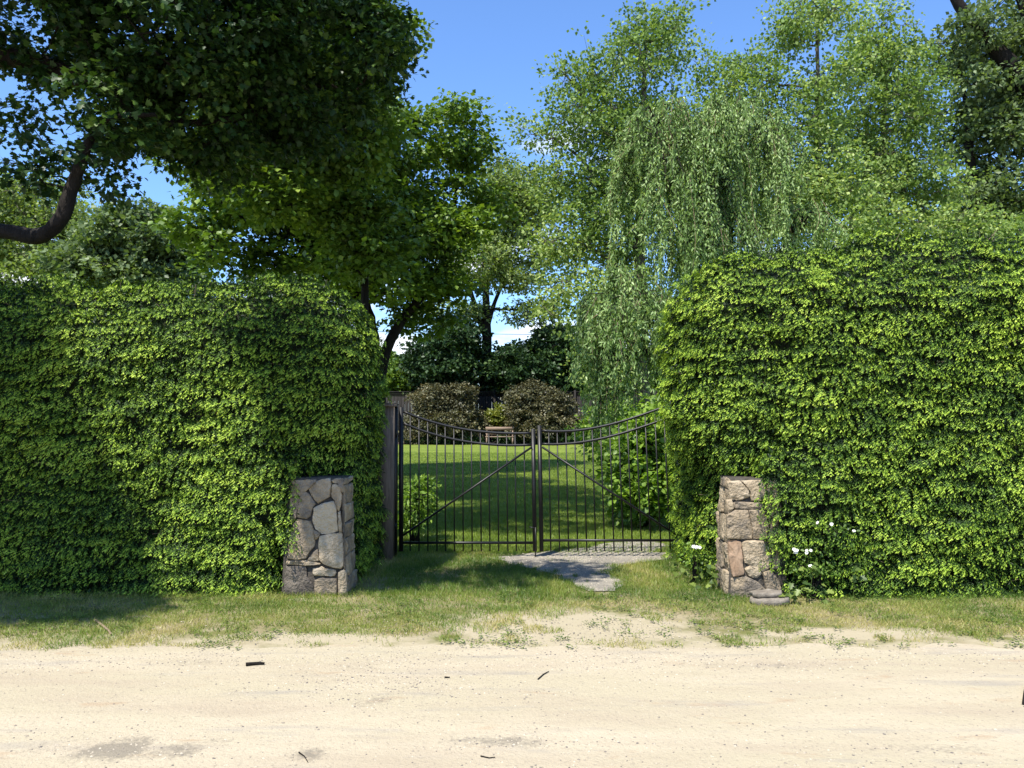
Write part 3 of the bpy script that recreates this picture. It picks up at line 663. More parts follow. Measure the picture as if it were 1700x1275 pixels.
# ------------------------------------------------------------------ trees
def E(px, py, Y, rpx, rpy, ry, w=1.0):
    c = P(px, py, Y); return (c, np.array([rpx / F * Y, ry, rpy / F * Y]), w)
def tree(name, label, cat, limbs, envs, nclump, rc, nleaf, ll, lw, mat, bark, shape='rhomb', flat=.5, up=.6, droop=0., tip=.006, group=None,
         shell=.45, size_noise=.35, twigs=True, expo=.42, lift=.35):
    """limbs: list of (points, radii); first limb is the trunk. Clumps fill the envelopes and are joined to the limbs by branches."""
    base = np.array(limbs[0][0][0], float)
    root = empty(name, (base[0], base[1], 0), label, cat, group)
    wood = MB(); nodes = []; par = []; cnt = []; fixed = []
    for pts, rad in limbs:
        pts = np.array(pts, float); k = np.linspace(0, len(pts) - 1, len(pts) * 4 - 3); i = np.arange(len(pts))
        # Catmull-Rom smoothing
        pe = np.vstack([2 * pts[0] - pts[1], pts, 2 * pts[-1] - pts[-2]]); out = []
        for s in k:
            j = min(int(s), len(pts) - 2); f = s - j; p0, p1, p2, p3 = pe[j:j + 4]
            out.append(.5 * (2 * p1 + (p2 - p0) * f + (2 * p0 - 5 * p1 + 4 * p2 - p3) * f ** 2 + (3 * p1 - p0 - 3 * p2 + p3) * f ** 3))
        sp = np.array(out); rr = np.interp(k, i, rad)
        wood.tube(sp, rr * (1 + .10 * (vnoise(sp, 2.5) - .5)), 12, rough=.06)
        for m in range(len(sp)):
            nodes.append(sp[m]); par.append(len(nodes) - 2 if m else -1); cnt.append(0); fixed.append(rr[m])
    vols = np.array([np.prod(e[1]) * e[2] if len(e) < 4 else 1e-9 for e in envs]); vols = vols ** .85; vols /= vols.sum()
    cl = []
    for e, m in zip(envs, [e[3] if len(e) > 3 else k_ for e, k_ in zip(envs, np.maximum(1, np.round(vols * nclump).astype(int)))]):
        d = nz(rng.normal(size=(m, 3))); r = rng.random(m) ** (1 / 3.) * (1 - shell) + shell * (.75 + .25 * rng.random(m))
        cl.append(e[0] + d * r[:, None] * e[1])
    cl = np.concatenate(cl); cl[:, 2] = np.maximum(cl[:, 2], .25)
    # keep clumps from piling up
    A = np.array(nodes); d0 = np.min(np.linalg.norm(cl[:, None] - A[None], axis=2), axis=1); order = np.argsort(d0)
    nodes = [tuple(a) for a in A]; NA = np.zeros((len(nodes) + len(cl) * 3 + 8, 3)); NA[:len(nodes)] = A; nn = len(nodes)
    trunk_top = len(limbs[0][0]) * 4 - 3; low = .35 * A[:trunk_top, 2].max()
    ok = np.ones(len(NA), bool); ok[:trunk_top] = A[:trunk_top, 2] > low if A[:trunk_top, 2].max() > 1.5 else True
    ends = []
    for ci in order:
        c = cl[ci]; dv = c - NA[:nn]; dist = np.linalg.norm(dv, axis=1)
        cost = dist + lift * np.maximum(0, NA[:nn, 2] - c[2] + .15 * dist) + np.where(ok[:nn], 0, 1e3)
        j = int(np.argmin(cost)); a = NA[j]; L_ = dist[j]; prev = j
        for f in (.36, .7, 1.0):
            q = a + (c - a) * f + rng.normal(0, .05 * L_, 3) * (f < 1) + np.array([0, 0, -.10 * L_ * math.sin(PI * f)]) 
            NA[nn] = q; par.append(prev); cnt.append(0); fixed.append(0); prev = nn; nn += 1
        cnt[prev] = 1; ends.append((prev, ci))
    for i in range(nn - 1, -1, -1):
        if par[i] >= 0: cnt[par[i]] += cnt[i]
    for i in range(nn):
        if fixed[i] == 0 and par[i] >= 0:
            r1 = tip * max(cnt[i], 1) ** expo; p_ = par[i]
            r0 = min(tip * max(cnt[p_], 1) ** expo * .95, r1 * 1.7) if fixed[p_] == 0 else min(r1 * 1.5, fixed[p_])
            wood.tube([NA[p_], NA[i]], [r0, r1], 5 if r1 > .012 else 4, cap=False)
    # leaves
    m = len(cl); cr = rc * rng.uniform(1 - size_noise, 1 + size_noise, m); nl = np.maximum(4, (nleaf * (cr / rc) ** 2).astype(int))
    own = np.repeat(np.arange(m), nl); n = len(own)
    # each clump is a bunch of small flat sprays
    ns = 9; sc_ = nz(rng.normal(size=(m, ns, 3))) * rng.uniform(.35, 1, (m, ns, 1)) * cr[:, None, None] * np.array([1, 1, flat])
    pick = rng.integers(0, ns, n); ctr = cl[own] + sc_[own, pick]
    off = rng.normal(size=(n, 3)) * (cr[own] * .26)[:, None] * np.array([1, 1, .38])
    C = ctr + off; outd = nz(C - cl[own] + 1e-3)
    if droop: C[:, 2] -= droop * (np.linalg.norm(off[:, :2], axis=1))
    D = nz(outd * 1.0 + rng.normal(0, .7, (n, 3)) + np.array([0, 0, -.25 - droop])); NR = nz(np.array([0, 0, up]) + rng.normal(0, .45, (n, 3)))
    tone = np.clip(.45 + (fbm(cl + 8, .7) - .5)[own] * .8 + rng.normal(0, .07, m)[own] + rng.normal(0, .17, n), 0, 1)
    sz = rng.uniform(.7, 1.25, n); Vv, T, v = leaves(C, D, NR, ll * sz, lw * sz, tone, shape)
    if twigs:
        for k in range(m):
            for s in range(0, ns, 2): wood.tube([cl[k], cl[k] + sc_[k, s] * .9], [tip * .8, tip * .35], 3, cap=False)
    wood.build('trunk', bark, root, smooth=True)
    link('crown', tri_mesh('crown', Vv - np.array(root.location), T, v), mat, root)
    return root
def W3(*a): return np.array(a, float)

# near maple: trunk outside the frame on the left, limbs reaching in over the hedge
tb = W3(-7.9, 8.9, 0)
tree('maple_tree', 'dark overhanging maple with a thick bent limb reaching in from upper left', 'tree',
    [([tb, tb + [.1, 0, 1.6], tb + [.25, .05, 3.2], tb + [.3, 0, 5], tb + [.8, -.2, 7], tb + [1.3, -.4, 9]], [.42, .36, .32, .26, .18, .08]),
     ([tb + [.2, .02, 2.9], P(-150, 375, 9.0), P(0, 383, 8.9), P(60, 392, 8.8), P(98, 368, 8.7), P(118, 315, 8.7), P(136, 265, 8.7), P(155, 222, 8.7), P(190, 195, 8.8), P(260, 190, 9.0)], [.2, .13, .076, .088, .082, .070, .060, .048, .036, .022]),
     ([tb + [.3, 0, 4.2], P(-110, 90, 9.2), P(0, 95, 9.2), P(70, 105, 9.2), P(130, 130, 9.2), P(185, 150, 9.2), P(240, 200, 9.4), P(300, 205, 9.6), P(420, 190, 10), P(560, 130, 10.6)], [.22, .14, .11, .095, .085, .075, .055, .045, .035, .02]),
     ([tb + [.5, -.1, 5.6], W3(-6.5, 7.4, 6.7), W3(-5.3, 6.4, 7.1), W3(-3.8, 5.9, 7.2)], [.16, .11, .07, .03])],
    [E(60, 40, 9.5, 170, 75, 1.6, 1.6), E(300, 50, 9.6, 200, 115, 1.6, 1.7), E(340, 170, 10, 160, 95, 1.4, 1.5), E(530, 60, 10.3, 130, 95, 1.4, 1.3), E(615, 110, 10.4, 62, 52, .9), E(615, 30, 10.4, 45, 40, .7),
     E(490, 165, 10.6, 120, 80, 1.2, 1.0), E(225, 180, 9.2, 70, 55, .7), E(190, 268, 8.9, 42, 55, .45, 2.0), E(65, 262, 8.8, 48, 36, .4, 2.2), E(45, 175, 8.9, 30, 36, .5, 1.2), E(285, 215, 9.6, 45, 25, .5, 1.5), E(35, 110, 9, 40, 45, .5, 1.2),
     (W3(-7.05, 4.95, 6.7), W3(1.8, 1.5, .5), 1, 290), (W3(-6.3, 3.9, 7.2), W3(1.3, .8, .4), 1, 75), (W3(-3.15, 5.3, 6.5), W3(.5, .5, .3), 1, 30), (W3(-1.9, 5.3, 6.9), W3(.75, .45, .25), 1, 18), (W3(-4.2, 8.7, 9.6), W3(3.6, 2.1, .8), .4)],  # unseen overhead clumps, put in to cast shade on hedge, ground and crown
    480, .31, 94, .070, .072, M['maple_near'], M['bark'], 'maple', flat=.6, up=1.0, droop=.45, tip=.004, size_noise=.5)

tb = P(622, 700, 22); tb[2] = 0
tree('maple_tree', 'big round dark green maple behind the left hedge with sky showing through', 'tree',
    [([tb, P(622, 640, 22), P(612, 560, 22), P(600, 500, 22), P(590, 430, 22), P(600, 330, 22), P(620, 220, 22)], [.34, .30, .27, .24, .2, .13, .05]),
     ([P(624, 640, 22), P(640, 585, 22.2), P(662, 540, 22.4), P(700, 490, 22.8), P(740, 420, 23.4), P(760, 300, 23.8)], [.2, .15, .13, .11, .09, .04]),
     ([P(604, 520, 22), P(560, 460, 21.6), P(500, 400, 21), P(430, 330, 20.6)], [.16, .13, .09, .04])],
    [E(440, 310, 20.5, 110, 70, 2.4), E(380, 400, 20, 62, 55, 1.8), E(500, 230, 21, 110, 90, 2.6), E(630, 235, 22.5, 75, 80, 2.4), E(600, 360, 22, 120, 90, 2.6), E(755, 240, 24, 42, 70, 1.6, 1.3),
     E(760, 350, 24, 70, 60, 2), E(700, 400, 22.5, 90, 60, 2), E(520, 440, 21.5, 130, 50, 2.2), E(640, 480, 22, 85, 40, 1.8), E(740, 470, 23, 50, 38, 1.6), E(700, 535, 24, 45, 30, 1.2)],
    560, .56, 105, .15, .13, M['maple'], M['bark'], flat=.36, up=1.1, tip=.010, size_noise=.5)
tb = P(-2, 700, 15); 
tree('maple_tree', 'maple crown added to shade the lawn, between the overhanging limb and the big maple', 'tree',
    [([P(602, 700, 15) * [1, 1, 0], P(604, 560, 15), P(606, 450, 15), P(604, 330, 15), P(590, 200, 15)], [.09, .08, .06, .045, .02])],
    [E(420, 250, 14.5, 110, 75, 1.5), E(550, 230, 15, 90, 90, 1.5), E(480, 330, 14.5, 70, 55, 1.2), E(575, 120, 15, 60, 50, 1.2), E(604, 390, 14.6, 55, 80, .4, 4), (W3(-4.2, 13.5, 8.3), W3(2.0, 1.6, .8), 1, 40), (W3(-2.0, 11.2, 8.8), W3(1.5, 1.7, .6), 1, 50), (W3(-3.0, 13.4, 9.3), W3(1.9, 1.5, .6), 1, 75), (W3(-4.2, 18, 8.6), W3(1.5, 2.6, .9), 1, 45), (W3(-3.4, 15.6, 8.9), W3(1.7, 1.9, .7), 1, 75)],  # clumps with a set count are added high up to shade the lawn
    230, .5, 110, .11, .10, M['maple'], M['bark'], flat=.45, up=1.1, tip=.007)

tb = P(806, 700, 51); tb[2] = 0
tree('slender_tree', 'slender grey trunk forking above the dark bushes, with loose pale leaves', 'tree',
    [([tb, P(806, 650, 51), P(808, 560, 51), P(807, 500, 51), P(806, 400, 51), P(820, 300, 51)], [.36, .33, .3, .22, .16, .06]),
     ([P(806, 555, 51), P(792, 520, 51), P(780, 480, 51), P(760, 440, 51)], [.22, .17, .13, .08]),
     ([P(809, 545, 51), P(822, 500, 51), P(845, 450, 51), P(870, 400, 51)], [.16, .12, .09, .05])],
    [E(835, 320, 51, 55, 55, 3), E(875, 330, 51, 45, 60, 3), E(860, 430, 51, 55, 60, 3), E(790, 430, 51, 70, 50, 3), E(880, 520, 51, 50, 22, 2), E(740, 520, 51, 60, 22, 2)],
    300, 1.0, 95, .21, .15, M['olive'], M['bark'], flat=.4, tip=.02)

for lab, ev, nc in [('dark evergreen bush at the left foot of the slender trunk', [E(735, 600, 50, 62, 48, 3), E(765, 560, 50, 35, 30, 2), E(770, 640, 52, 90, 24, 1.5)], 220),
                ('dark evergreen bush right of the slender trunk', [E(880, 615, 51, 75, 45, 3), E(930, 580, 51, 45, 40, 2), E(900, 645, 52, 90, 22, 1.5)], 240),
                ('mid green bush low behind the dark fence near the forked trunk', [E(665, 630, 53, 62, 30, 3), E(620, 620, 53, 40, 40, 2)], 130), ('dark green bush mass behind the weeping tree foot', [E(1010, 640, 52, 60, 42, 3), E(1090, 630, 53, 60, 50, 3), E(1180, 620, 53, 70, 60, 3)], 240)]:
    b = ev[0][0].copy(); b[2] = 0
    tree('evergreen_bush', lab, 'bush', [([b, ev[0][0] - [0, 0, 1.0], ev[0][0]], [.15, .12, .04])], ev, nc, .75, 120, .24, .17, M['dark'] if 'dark ev' in lab else M['maple'], M['bark'],
         tip=.015, group='bushes beyond the garden fence', twigs=False)

# light trees on the right
def bare(px, Y, tops): return [P(px, 700, Y) * [1, 1, 0]] + [P(a, b, Y) for a, b in tops]
tree('birch_tree', 'tall pale green tree whose spreading boughs reach left over open sky', 'tree',
    [(bare(1065, 20, [(1065, 560), (1062, 420), (1065, 300), (1068, 180), (1072, 60)]), [.2, .17, .14, .11, .07, .02]),
     ([P(1064, 430, 20), P(1020, 350, 20), P(970, 270, 20), P(900, 215, 20)], [.08, .06, .04, .015]),
     ([P(1063, 480, 20), P(1010, 430, 19.8), P(950, 400, 19.6), P(905, 400, 19.5)], [.07, .05, .03, .012]),
     ([P(1066, 330, 20), P(1010, 230, 20), P(960, 150, 20), P(925, 110, 20)], [.06, .045, .03, .012])],
    [E(1075, 50, 20, 45, 50, 1.2, .9), E(1120, 60, 20, 35, 50, 1, .9), E(1050, 130, 20, 80, 60, 1.5), E(960, 130, 20, 50, 40, 1, .8), E(1000, 210, 20, 80, 45, 1.5, .8), E(890, 222, 20, 45, 18, .7, 1), E(1080, 240, 20, 110, 80, 2),
     E(960, 310, 20, 75, 50, 1.5, .8), E(940, 400, 19.8, 70, 50, 1.3, .8), E(1030, 380, 20, 80, 80, 1.8), E(950, 500, 19, 55, 60, 1.2), E(995, 600, 18, 45, 50, 1.2, 1.3), E(1040, 520, 19, 70, 80, 1.5)],
    540, .45, 74, .095, .072, M['birch'], M['bark_grey'], flat=.95, tip=.006, up=.5, shell=.1, size_noise=.6, group='pale green trees on the right')
tree('birch_tree', 'pale green tree with one straight bare stem against the sky above the weeping tree', 'tree',
    [(bare(1362, 22, [(1362, 560), (1360, 400), (1358, 250), (1358, 140), (1355, 10)]), [.17, .15, .12, .09, .06, .03])],
    [E(1345, 30, 22, 60, 55, 1.3, 1.1), E(1310, 50, 22, 40, 20, .8), E(1240, 120, 22, 45, 30, 1, 1), E(1230, 170, 22, 60, 50, 1.4), E(1385, 150, 22, 45, 45, 1), E(1320, 160, 22, 40, 40, 1, .7), E(1330, 250, 22, 90, 55, 1.6), E(1290, 330, 22, 90, 50, 1.6),
     E(1380, 330, 22, 90, 55, 1.6), E(1390, 400, 21, 90, 40, 1.4), E(1170, 120, 22, 30, 30, .9)],
    380, .46, 74, .10, .076, M['birch'], M['bark_grey'], flat=.95, tip=.006, up=.5, shell=.1, size_noise=.6, group='pale green trees on the right')
tree('birch_tree', 'pale green tree behind the right hedge beside the dark leaning trunk', 'tree',
    [(bare(1470, 24, [(1470, 560), (1468, 400), (1466, 260), (1470, 150), (1480, 40)]), [.17, .15, .12, .09, .06, .02])],
    [E(1470, 60, 24, 60, 45, 1.4, 1), E(1430, 110, 24, 50, 45, 1.3), E(1500, 120, 24, 50, 50, 1.3), E(1470, 210, 24, 95, 65, 2), E(1520, 300, 24, 75, 60, 1.8), E(1440, 310, 24, 80, 60, 1.8), E(1530, 385, 23, 110, 35, 1.6, 1.3), E(1660, 385, 23, 60, 25, 1.2)],
    390, .48, 74, .11, .08, M['birch'], M['bark_grey'], flat=.95, tip=.006, up=.5, shell=.1, size_noise=.6, group='pale green trees on the right')
tree('tall_tree', 'dark grey green tree with a leaning trunk in the upper right corner', 'tree',
    [([P(1760, 700, 27) * [1, 1, 0], P(1750, 400, 27), P(1730, 220, 27), P(1700, 135, 27), P(1660, 90, 27), P(1620, 45, 27), P(1585, -5, 27), P(1560, -60, 27)], [.45, .4, .36, .3, .25, .21, .18, .1]),
     ([P(1625, 500, 28), P(1622, 380, 28), P(1612, 280, 28), P(1605, 180, 28), P(1590, 110, 28)], [.22, .2, .16, .1, .04]),
     ([P(1740, 300, 27), P(1715, 60, 27), P(1680, -40, 27)], [.3, .22, .12])],
    [E(1595, 75, 28, 55, 45, 2, .8), E(1580, 150, 28, 45, 50, 2, .7), E(1660, 50, 28, 60, 60, 2, .8), E(1690, 170, 28, 60, 70, 2.4), E(1640, 230, 28, 60, 40, 2, .9), E(1680, 310, 28, 70, 60, 2.5), E(1600, 340, 28, 50, 40, 2, .8), E(1660, 370, 28, 80, 30, 2), E(1750, 100, 28, 70, 160, 3, .7)],
    430, .6, 85, .17, .12, M['grey_tree'], M['bark'], flat=.6, tip=.012)
# left background
tree('background_tree', 'olive green feathery tree far behind the left hedge at the photo edge', 'tree',
    [(bare(70, 33, [(72, 520), (74, 440), (70, 370), (75, 310)]), [.25, .22, .2, .13, .04])],
    [E(60, 330, 33, 65, 40, 3), E(30, 400, 33, 100, 50, 3), E(115, 400, 33, 80, 55, 3), E(60, 460, 33, 130, 45, 3), E(-60, 340, 33, 90, 60, 3)],
    330, .7, 95, .16, .11, M['olive'], M['bark_grey'], flat=.55, tip=.012)
tree('background_tree', 'darker rounded tree behind the left hedge under the hanging maple leaves', 'tree',
    [(bare(240, 29, [(240, 520), (240, 470), (242, 420), (245, 370)]), [.22, .2, .17, .1, .04])],
    [E(240, 385, 29, 45, 38, 2), E(275, 420, 29, 45, 35, 2), E(200, 410, 29, 50, 45, 2), E(230, 460, 29, 95, 30, 2.4), E(150, 440, 29, 50, 40, 2)],
    260, .6, 110, .18, .14, M['grey_tree'], M['bark'], flat=.5, tip=.012)

# ------------------------------------------------------------------ weeping cherry
def weeping():
    b = P(1180, 700, 14.6) * [1, 1, 0]
    root = empty('weeping_tree', b, 'weeping tree with hanging curtains of narrow leaves over the right hedge end', 'tree')
    wood = MB(); tw = MB()
    mounds = [(1112, 330, 14.3, 98, 140, 1.1, 2.2, 230), (1235, 330, 14.8, 88, 150, 1.1, 2.2, 210), (1045, 585, 13.2, 92, 118, .75, 1.3, 230), (1320, 430, 14.6, 80, 80, .8, .8, 90), (1180, 480, 14.4, 110, 120, 1.0, 1.8, 110), (1090, 230, 14.2, 60, 45, .7, 1.0, 40), (1178, 300, 14.0, 60, 120, .6, 1.9, 110), (1010, 640, 13.2, 50, 90, .5, 1.3, 60)]
    wood.tube([b, b + [.03, 0, 1.2], b + [-.05, 0, 2.4], P(1175, 360, 14.6), P(1190, 260, 14.6)], [.2, .17, .14, .1, .05], 9)
    C = []; D = []; VV = []
    for (px, py, Y, rx, rz, ry, ln, n) in mounds:
        c = P(px, py, Y); r = np.array([rx / F * Y, ry, rz / F * Y]); hub = c + [0, 0, r[2] * .45]
        wood.tube([b + [0, 0, 2.0], (b + [0, 0, 2.0] + hub) / 2 + [0, 0, .5], hub], [.1, .07, .04], 7)
        for k in range(n):
            if k % 7 == 0: a0 = rng.random() * 2 * PI; f0 = rng.random() ** .6 * rng.uniform(.75, 1.15); l0 = rng.uniform(.22, 1.25); t0 = rng.normal(0, .12)
            a = a0 + rng.normal(0, .13); f = min(1, f0 + rng.normal(0, .05)); zt = (math.sqrt(max(0, 1 - f * f)) + rng.normal(0, .03)) * (.72 + .5 * abs(math.sin(a0 * 3.7 + f0 * 5)))
            s = c + r * np.array([math.cos(a) * f0, math.sin(a) * f0, zt]) + rng.normal(0, .05, 3)
            if k % 6 == 0:
                m_ = (hub + s) / 2 + [0, 0, .22]
                (tw if rng.random() < .1 else wood).tube([hub, m_, s], [.02, .012, .005], 4, cap=False)
            L_ = ln * l0 * rng.uniform(.75, 1.1); od = nz(np.array([math.cos(a), math.sin(a), 0])); m = int(L_ / .085) + 3
            tt = np.linspace(0, 1, m); swing = rng.normal(0, .17, 2)
            pts = s + od * (.22 * f * np.sqrt(tt))[:, None] + np.stack([swing[0] * tt ** 2, swing[1] * tt ** 2, -L_ * tt], 1) + np.stack([.04 * np.sin(tt * 7 + a), .04 * np.cos(tt * 6 + a), 0 * tt], 1)
            pts[:, 2] = np.maximum(pts[:, 2], .45)
            (tw if rng.random() < .3 else wood).tube(pts[::2] if m > 5 else pts, np.linspace(.006, .0022, len(pts[::2] if m > 5 else pts)), 3, cap=False)
            q = np.repeat(pts, 5, 0) + rng.normal(0, .024, (m * 5, 3)); C.append(q)
            sw = rng.normal(0, .55, (m * 5, 3)); D.append(nz(sw + [0, 0, -1.0])); VV.append(np.clip(t0 + rng.normal(.45, .2, m * 5), 0, 1))
    C, D, VV = np.concatenate(C), np.concatenate(D), np.concatenate(VV); n = len(C)
    NR = nz(rng.normal(size=(n, 3)) + [0, -.3, .4]); Vv, T, v = leaves(C, D, NR, rng.uniform(.06, .10, n), rng.uniform(.022, .034, n), VV, 'rhomb')
    wood.build('trunk', M['bark'], root); tw.build('bare_twigs', M['twig'], root)
    link('crown', tri_mesh('crown', Vv - np.array(root.location), T, v), M['cherry'], root)
weeping()

# ------------------------------------------------------------------ shrubs
def shrub(name, label, envs, nc, rc, nleaf, ll, lw, mat, shape='rhomb', cat='shrub', group=None, tip=.006, up=.8, flat=.7, bark=None):
    b = envs[0][0].copy(); b[2] = 0; c = envs[0][0]
    st = [([b, (b + c) / 2, c], [tip * 5, tip * 4, tip * 1.5])]
    for k in range(4):
        q = c + nz(rng.normal(size=3)) * envs[0][1] * .5; st.append(([b + rng.normal(0, .03, 3) * [1, 1, 0], (b + q) / 2 + rng.normal(0, .04, 3), q], [tip * 4, tip * 3, tip]))
    return tree(name, label, cat, st, envs, nc, rc, nleaf, ll, lw, mat, bark or M['bark'], shape, flat=flat, up=up, tip=tip, group=group, twigs=False)
G2 = 'round purple brown shrubs at the far end of the lawn'
shrub('purple_shrub', 'round bronze leaved shrub at the lawn end, left of the bench', [E(738, 700, 47, 62, 38, 2), E(725, 668, 47, 38, 24, 1.5), E(760, 655, 47, 26, 16, 1.2), E(705, 722, 47, 40, 16, 1.5)], 300, .45, 130, .13, .10, M['purple'], group=G2, tip=.012)
shrub('purple_shrub', 'round bronze leaved shrub at the lawn end, right of the bench', [E(900, 700, 47, 66, 34, 2), E(878, 665, 47, 34, 24, 1.5), E(915, 668, 47, 36, 22, 1.2), E(880, 645, 47, 14, 12, .8)], 300, .45, 130, .13, .10, M['purple'], group=G2, tip=.012)
shrub('yellow_shrub', 'small yellow green shrub behind the bench, between the bronze shrubs', [E(835, 694, 48.5, 26, 18, 1)], 50, .4, 100, .15, .1, M['yellow'], tip=.01)
shrub('low_shrub', 'low dark planting under the left bronze shrub at the lawn edge', [E(700, 728, 46.5, 30, 12, .8), E(765, 730, 46.5, 34, 10, .8), E(850, 728, 46.8, 20, 9, .5), E(930, 728, 46.5, 50, 14, .8)], 110, .4, 90, .16, .1, M['dark'], tip=.01)
shrub('broadleaf_shrub', 'bright broad leaved shrub behind the right gate leaf', [E(1070, 800, 12, 62, 80, .75), E(1095, 720, 12, 50, 45, .6), E(1040, 770, 12, 42, 50, .5)], 170, .2, 46, .085, .07, M['shrub'], 'oval')
shrub('broadleaf_shrub', 'leafy shrub beside the lawn further back, under the weeping tree', [E(1030, 712, 17, 70, 40, .9), E(1120, 700, 17, 60, 50, 1)], 110, .3, 50, .09, .07, M['shrub'], 'oval')
shrub('rhododendron', 'small long leaved shrub just inside the left end of the gate', [E(690, 840, 10.5, 24, 52, .35), E(700, 815, 10.5, 16, 22, .25), E(680, 890, 10.3, 26, 22, .3)], 60, .12, 26, .085, .028, M['shrub'])
shrub('white_rose_bush', 'straggly rose with white blooms growing out of right hedge foot', [E(1350, 935, 7.33, 36, 30, .05), E(1385, 878, 7.3, 40, 12, .04)], 34, .08, 16, .035, .022, M['shrub'], 'oval', cat='rose bush', tip=.0025)
rb = [o for o in COL.objects if o.name == 'white_rose_bush'][0]
lb = shrub('white_rose_bush', 'small rose with one white bloom cluster, left of the right pillar', [E(1155, 920, 7.95, 18, 22, .06)], 16, .08, 14, .035, .022, M['shrub'], 'oval', cat='rose bush', tip=.0025)
def bloom(px, py, Y, s, parent, n=4):
    mb = MB(); c = P(px, py, Y)
    for k in range(n):
        q = c + rng.normal(0, s * .38, 3) * [1, .4, .7]; m = 5
        for ring, rr in ((0, 1.0), (1, .6)):
            a = np.arange(m) * 2 * PI / m + rng.random() * 6
            e = nz(rng.normal(0, .25, 3) + [-.1, -.8, .5]); u = nz(np.cross(e, [0, 0, 1.])); w = np.cross(u, e)
            D = np.cos(a)[:, None] * u + np.sin(a)[:, None] * w + e * (.35 + .5 * ring)
            V, T, v = leaves(np.tile(q, (m, 1)), D, np.tile(e, (m, 1)), s * .62 * rr, s * .62 * rr, np.full(m, .5), 'oval'); mb.add(V, T, v)
    mb.build('flower', M['white_petal'], parent)
for a in [(1322, 914, 7.2, .027, 6), (1340, 916, 7.2, .024, 5), (1380, 870, 7.2, .022, 4), (1417, 881, 7.2, .02, 3), (1356, 868, 7.2, .017, 3), (1346, 941, 7.2, .02, 3)]: bloom(a[0], a[1], a[2], a[3], rb, a[4])
bloom(1157, 908, 7.8, .03, lb, 5)
def weed(label, spots):
    b = P(*spots[0]) * [1, 1, 0]; root = empty('broadleaf_weed', b, label, 'weed', 'broad leaved weeds at the hedge foot')
    for px, py, Y in spots:
        c = P(px, py, Y); mb = MB(); mb.tube([[c[0] + rng.normal(0, .03), Y + .05, 0], c], [.004, .002], 4, cap=False); mb.build('stem', M['weed'], root)
        C = c + rng.normal(0, .035, (8, 3)); D = np.stack([rng.normal(0, .7, 8), -.6 + rng.normal(0, .3, 8), rng.normal(-.1, .4, 8)], 1); n = 8
        V, T, v = leaves(C, D, nz(rng.normal(0, .4, (n, 3)) + [-.1, -.6, .8]), rng.uniform(.04, .07, n), rng.uniform(.04, .065, n), rng.random(n), 'maple')
        link('foliage', tri_mesh('foliage', V - np.array(root.location), T, v), M['weed'], root)
weed('broad blue green weed leaves at the hedge foot left of right pillar', [(1115, 935, 8.6), (1130, 955, 8.2), (1125, 970, 8.0), (1160, 950, 7.9), (1180, 945, 7.75), (1170, 975, 7.7), (1150, 975, 7.8), (1185, 965, 7.6)])
weed('broad weed leaves poking out of the hedge right of right pillar', [(1350, 945, 7.2), (1340, 975, 7.15), (1420, 950, 7.2), (1310, 988, 7.1), (1370, 985, 7.15), (1325, 985, 7.12)])

# ------------------------------------------------------------------ far end: bench, fence, wires
def bench():
    a, b = P(806, 740, 45.6), P(853, 740, 45.6); x0, x1 = a[0], b[0]; y = 45.4
    root = empty('garden_bench', ((x0 + x1) / 2, y, 0), 'wooden garden bench facing the lawn between the two bronze shrubs', 'bench')
    mb = MB(); mb.box(x0, x1, y - .25, y + .2, .42, .47); mb.build('seat', M['bench_wood'], root)
    mb = MB(); mb.box(x0, x1, y + .24, y + .28, .80, .98); mb.box(x0, x1, y + .22, y + .25, .56, .68); mb.build('backrest', M['bench_wood'], root)
    for lx in (x0 + .04, x1 - .1):
        for ly, h in ((y - .24, .64), (y + .2, .96)):
            mb = MB(); mb.box(lx, lx + .07, ly, ly + .06, 0.008, .41 if h < .7 else .78); mb.build('leg', M['bench_wood'], root)
bench()
fr = empty('wooden_fence', (0, 49.6, 0), 'dark plank fence with a lattice strip behind the bronze shrubs', 'fence')
mb = MB(); x = -18.0
while x < 16:
    mb.box(x, x + .192, 49.55, 49.58, 0.05, 2.75); x += .2
mb.build('planks', M['fence_wood'], fr)
mb = MB()
for z in (2.8, 2.88, 2.96): mb.box(-18, 16, 49.55, 49.57, z, z + .03)
for x in np.arange(-18, 16, .12): mb.box(x, x + .025, 49.575, 49.59, 2.76, 3.0)
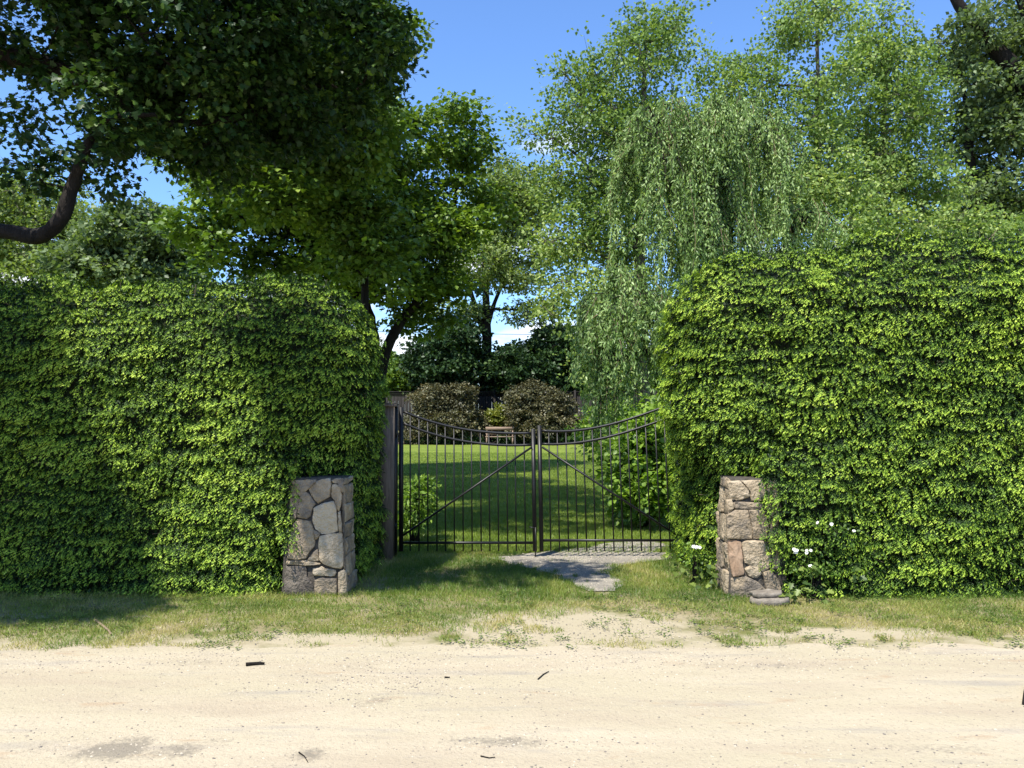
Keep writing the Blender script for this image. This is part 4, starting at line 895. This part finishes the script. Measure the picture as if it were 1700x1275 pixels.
mb.box(-18, 16, 49.52, 49.62, 3.0, 3.05); mb.build('lattice', M['fence_wood'], fr)
for x in np.arange(-17.9, 16.1, 2.4):
    mb = MB(); mb.box(x, x + .12, 49.44, 49.515, 0, 3.12); mb.build('fence_post', M['fence_wood'], fr)
for py, lab in ((549, 'upper thin black overhead wire seen between the maple trunks and the bushes'), (589, 'lower thin black overhead wire just above the far bushes')):
    a, b = P(100, py - 8, 62), P(1500, py + 14, 62); t = np.linspace(0, 1, 20)[:, None]
    mb = MB(); mb.tube(a + (b - a) * t - np.array([0, 0, 1.]) * (1.2 * 4 * t * (1 - t)) + [0, 0, 1.1], .022, 5); o = mb.build('overhead_wire', M['black_steel'])
    tag(o, lab, 'wire', 'overhead wires far behind the garden')

# ------------------------------------------------------------------ twigs lying about
def stick(label, pts, r, mat, Yl=None, name='fallen_twig'):
    q = []
    for px, py in pts:
        Y = EYE * F / max(py - 690 + 0., 1); 
        lo, hi = 2.0, 60.0
        for _ in range(50):
            m = (lo + hi) / 2
            if P(px, py, m)[2] > 0: lo = m
            else: hi = m
        c = P(px, py, lo); q.append([c[0], c[1], r * .8 + .006])
    mb = MB(); q = np.array(q); mb.tube(q, np.linspace(r, r * .6, len(q)), 6, rough=.12)
    o = mb.build(name, mat, origin=q[0]); return tag(o, label, 'twig', 'twigs lying on the road and verge')
stick('short thick dark stick lying on the road, left of centre', [(408,1107),(418,1106),(430,1105),(439,1105)], .012, M['bark'])
stick('pale forked stick lying on the left verge grass', [(158,1033),(168,1040),(180,1050),(184,1056)], .011, M['twig'])
stick('thin twig lying slanted on the road near the middle', [(893,1130),(902,1122),(911,1117)], .004, M['bark'])
stick('tiny straight twig on the sandy road, right of the thick stick', [(738,1127),(747,1127)], .005, M['bark'])
stick('thin curved twig near the bottom of the road in the middle', [(798,1258),(812,1261),(822,1260)], .003, M['bark'])
stick('small curved twig in the dark patch at lower left', [(496,1252),(505,1258),(511,1268)], .003, M['bark'])
stick('dark stick end at the right edge of the road', [(1700,1172),(1701,1152),(1704,1137)], .008, M['bark'])
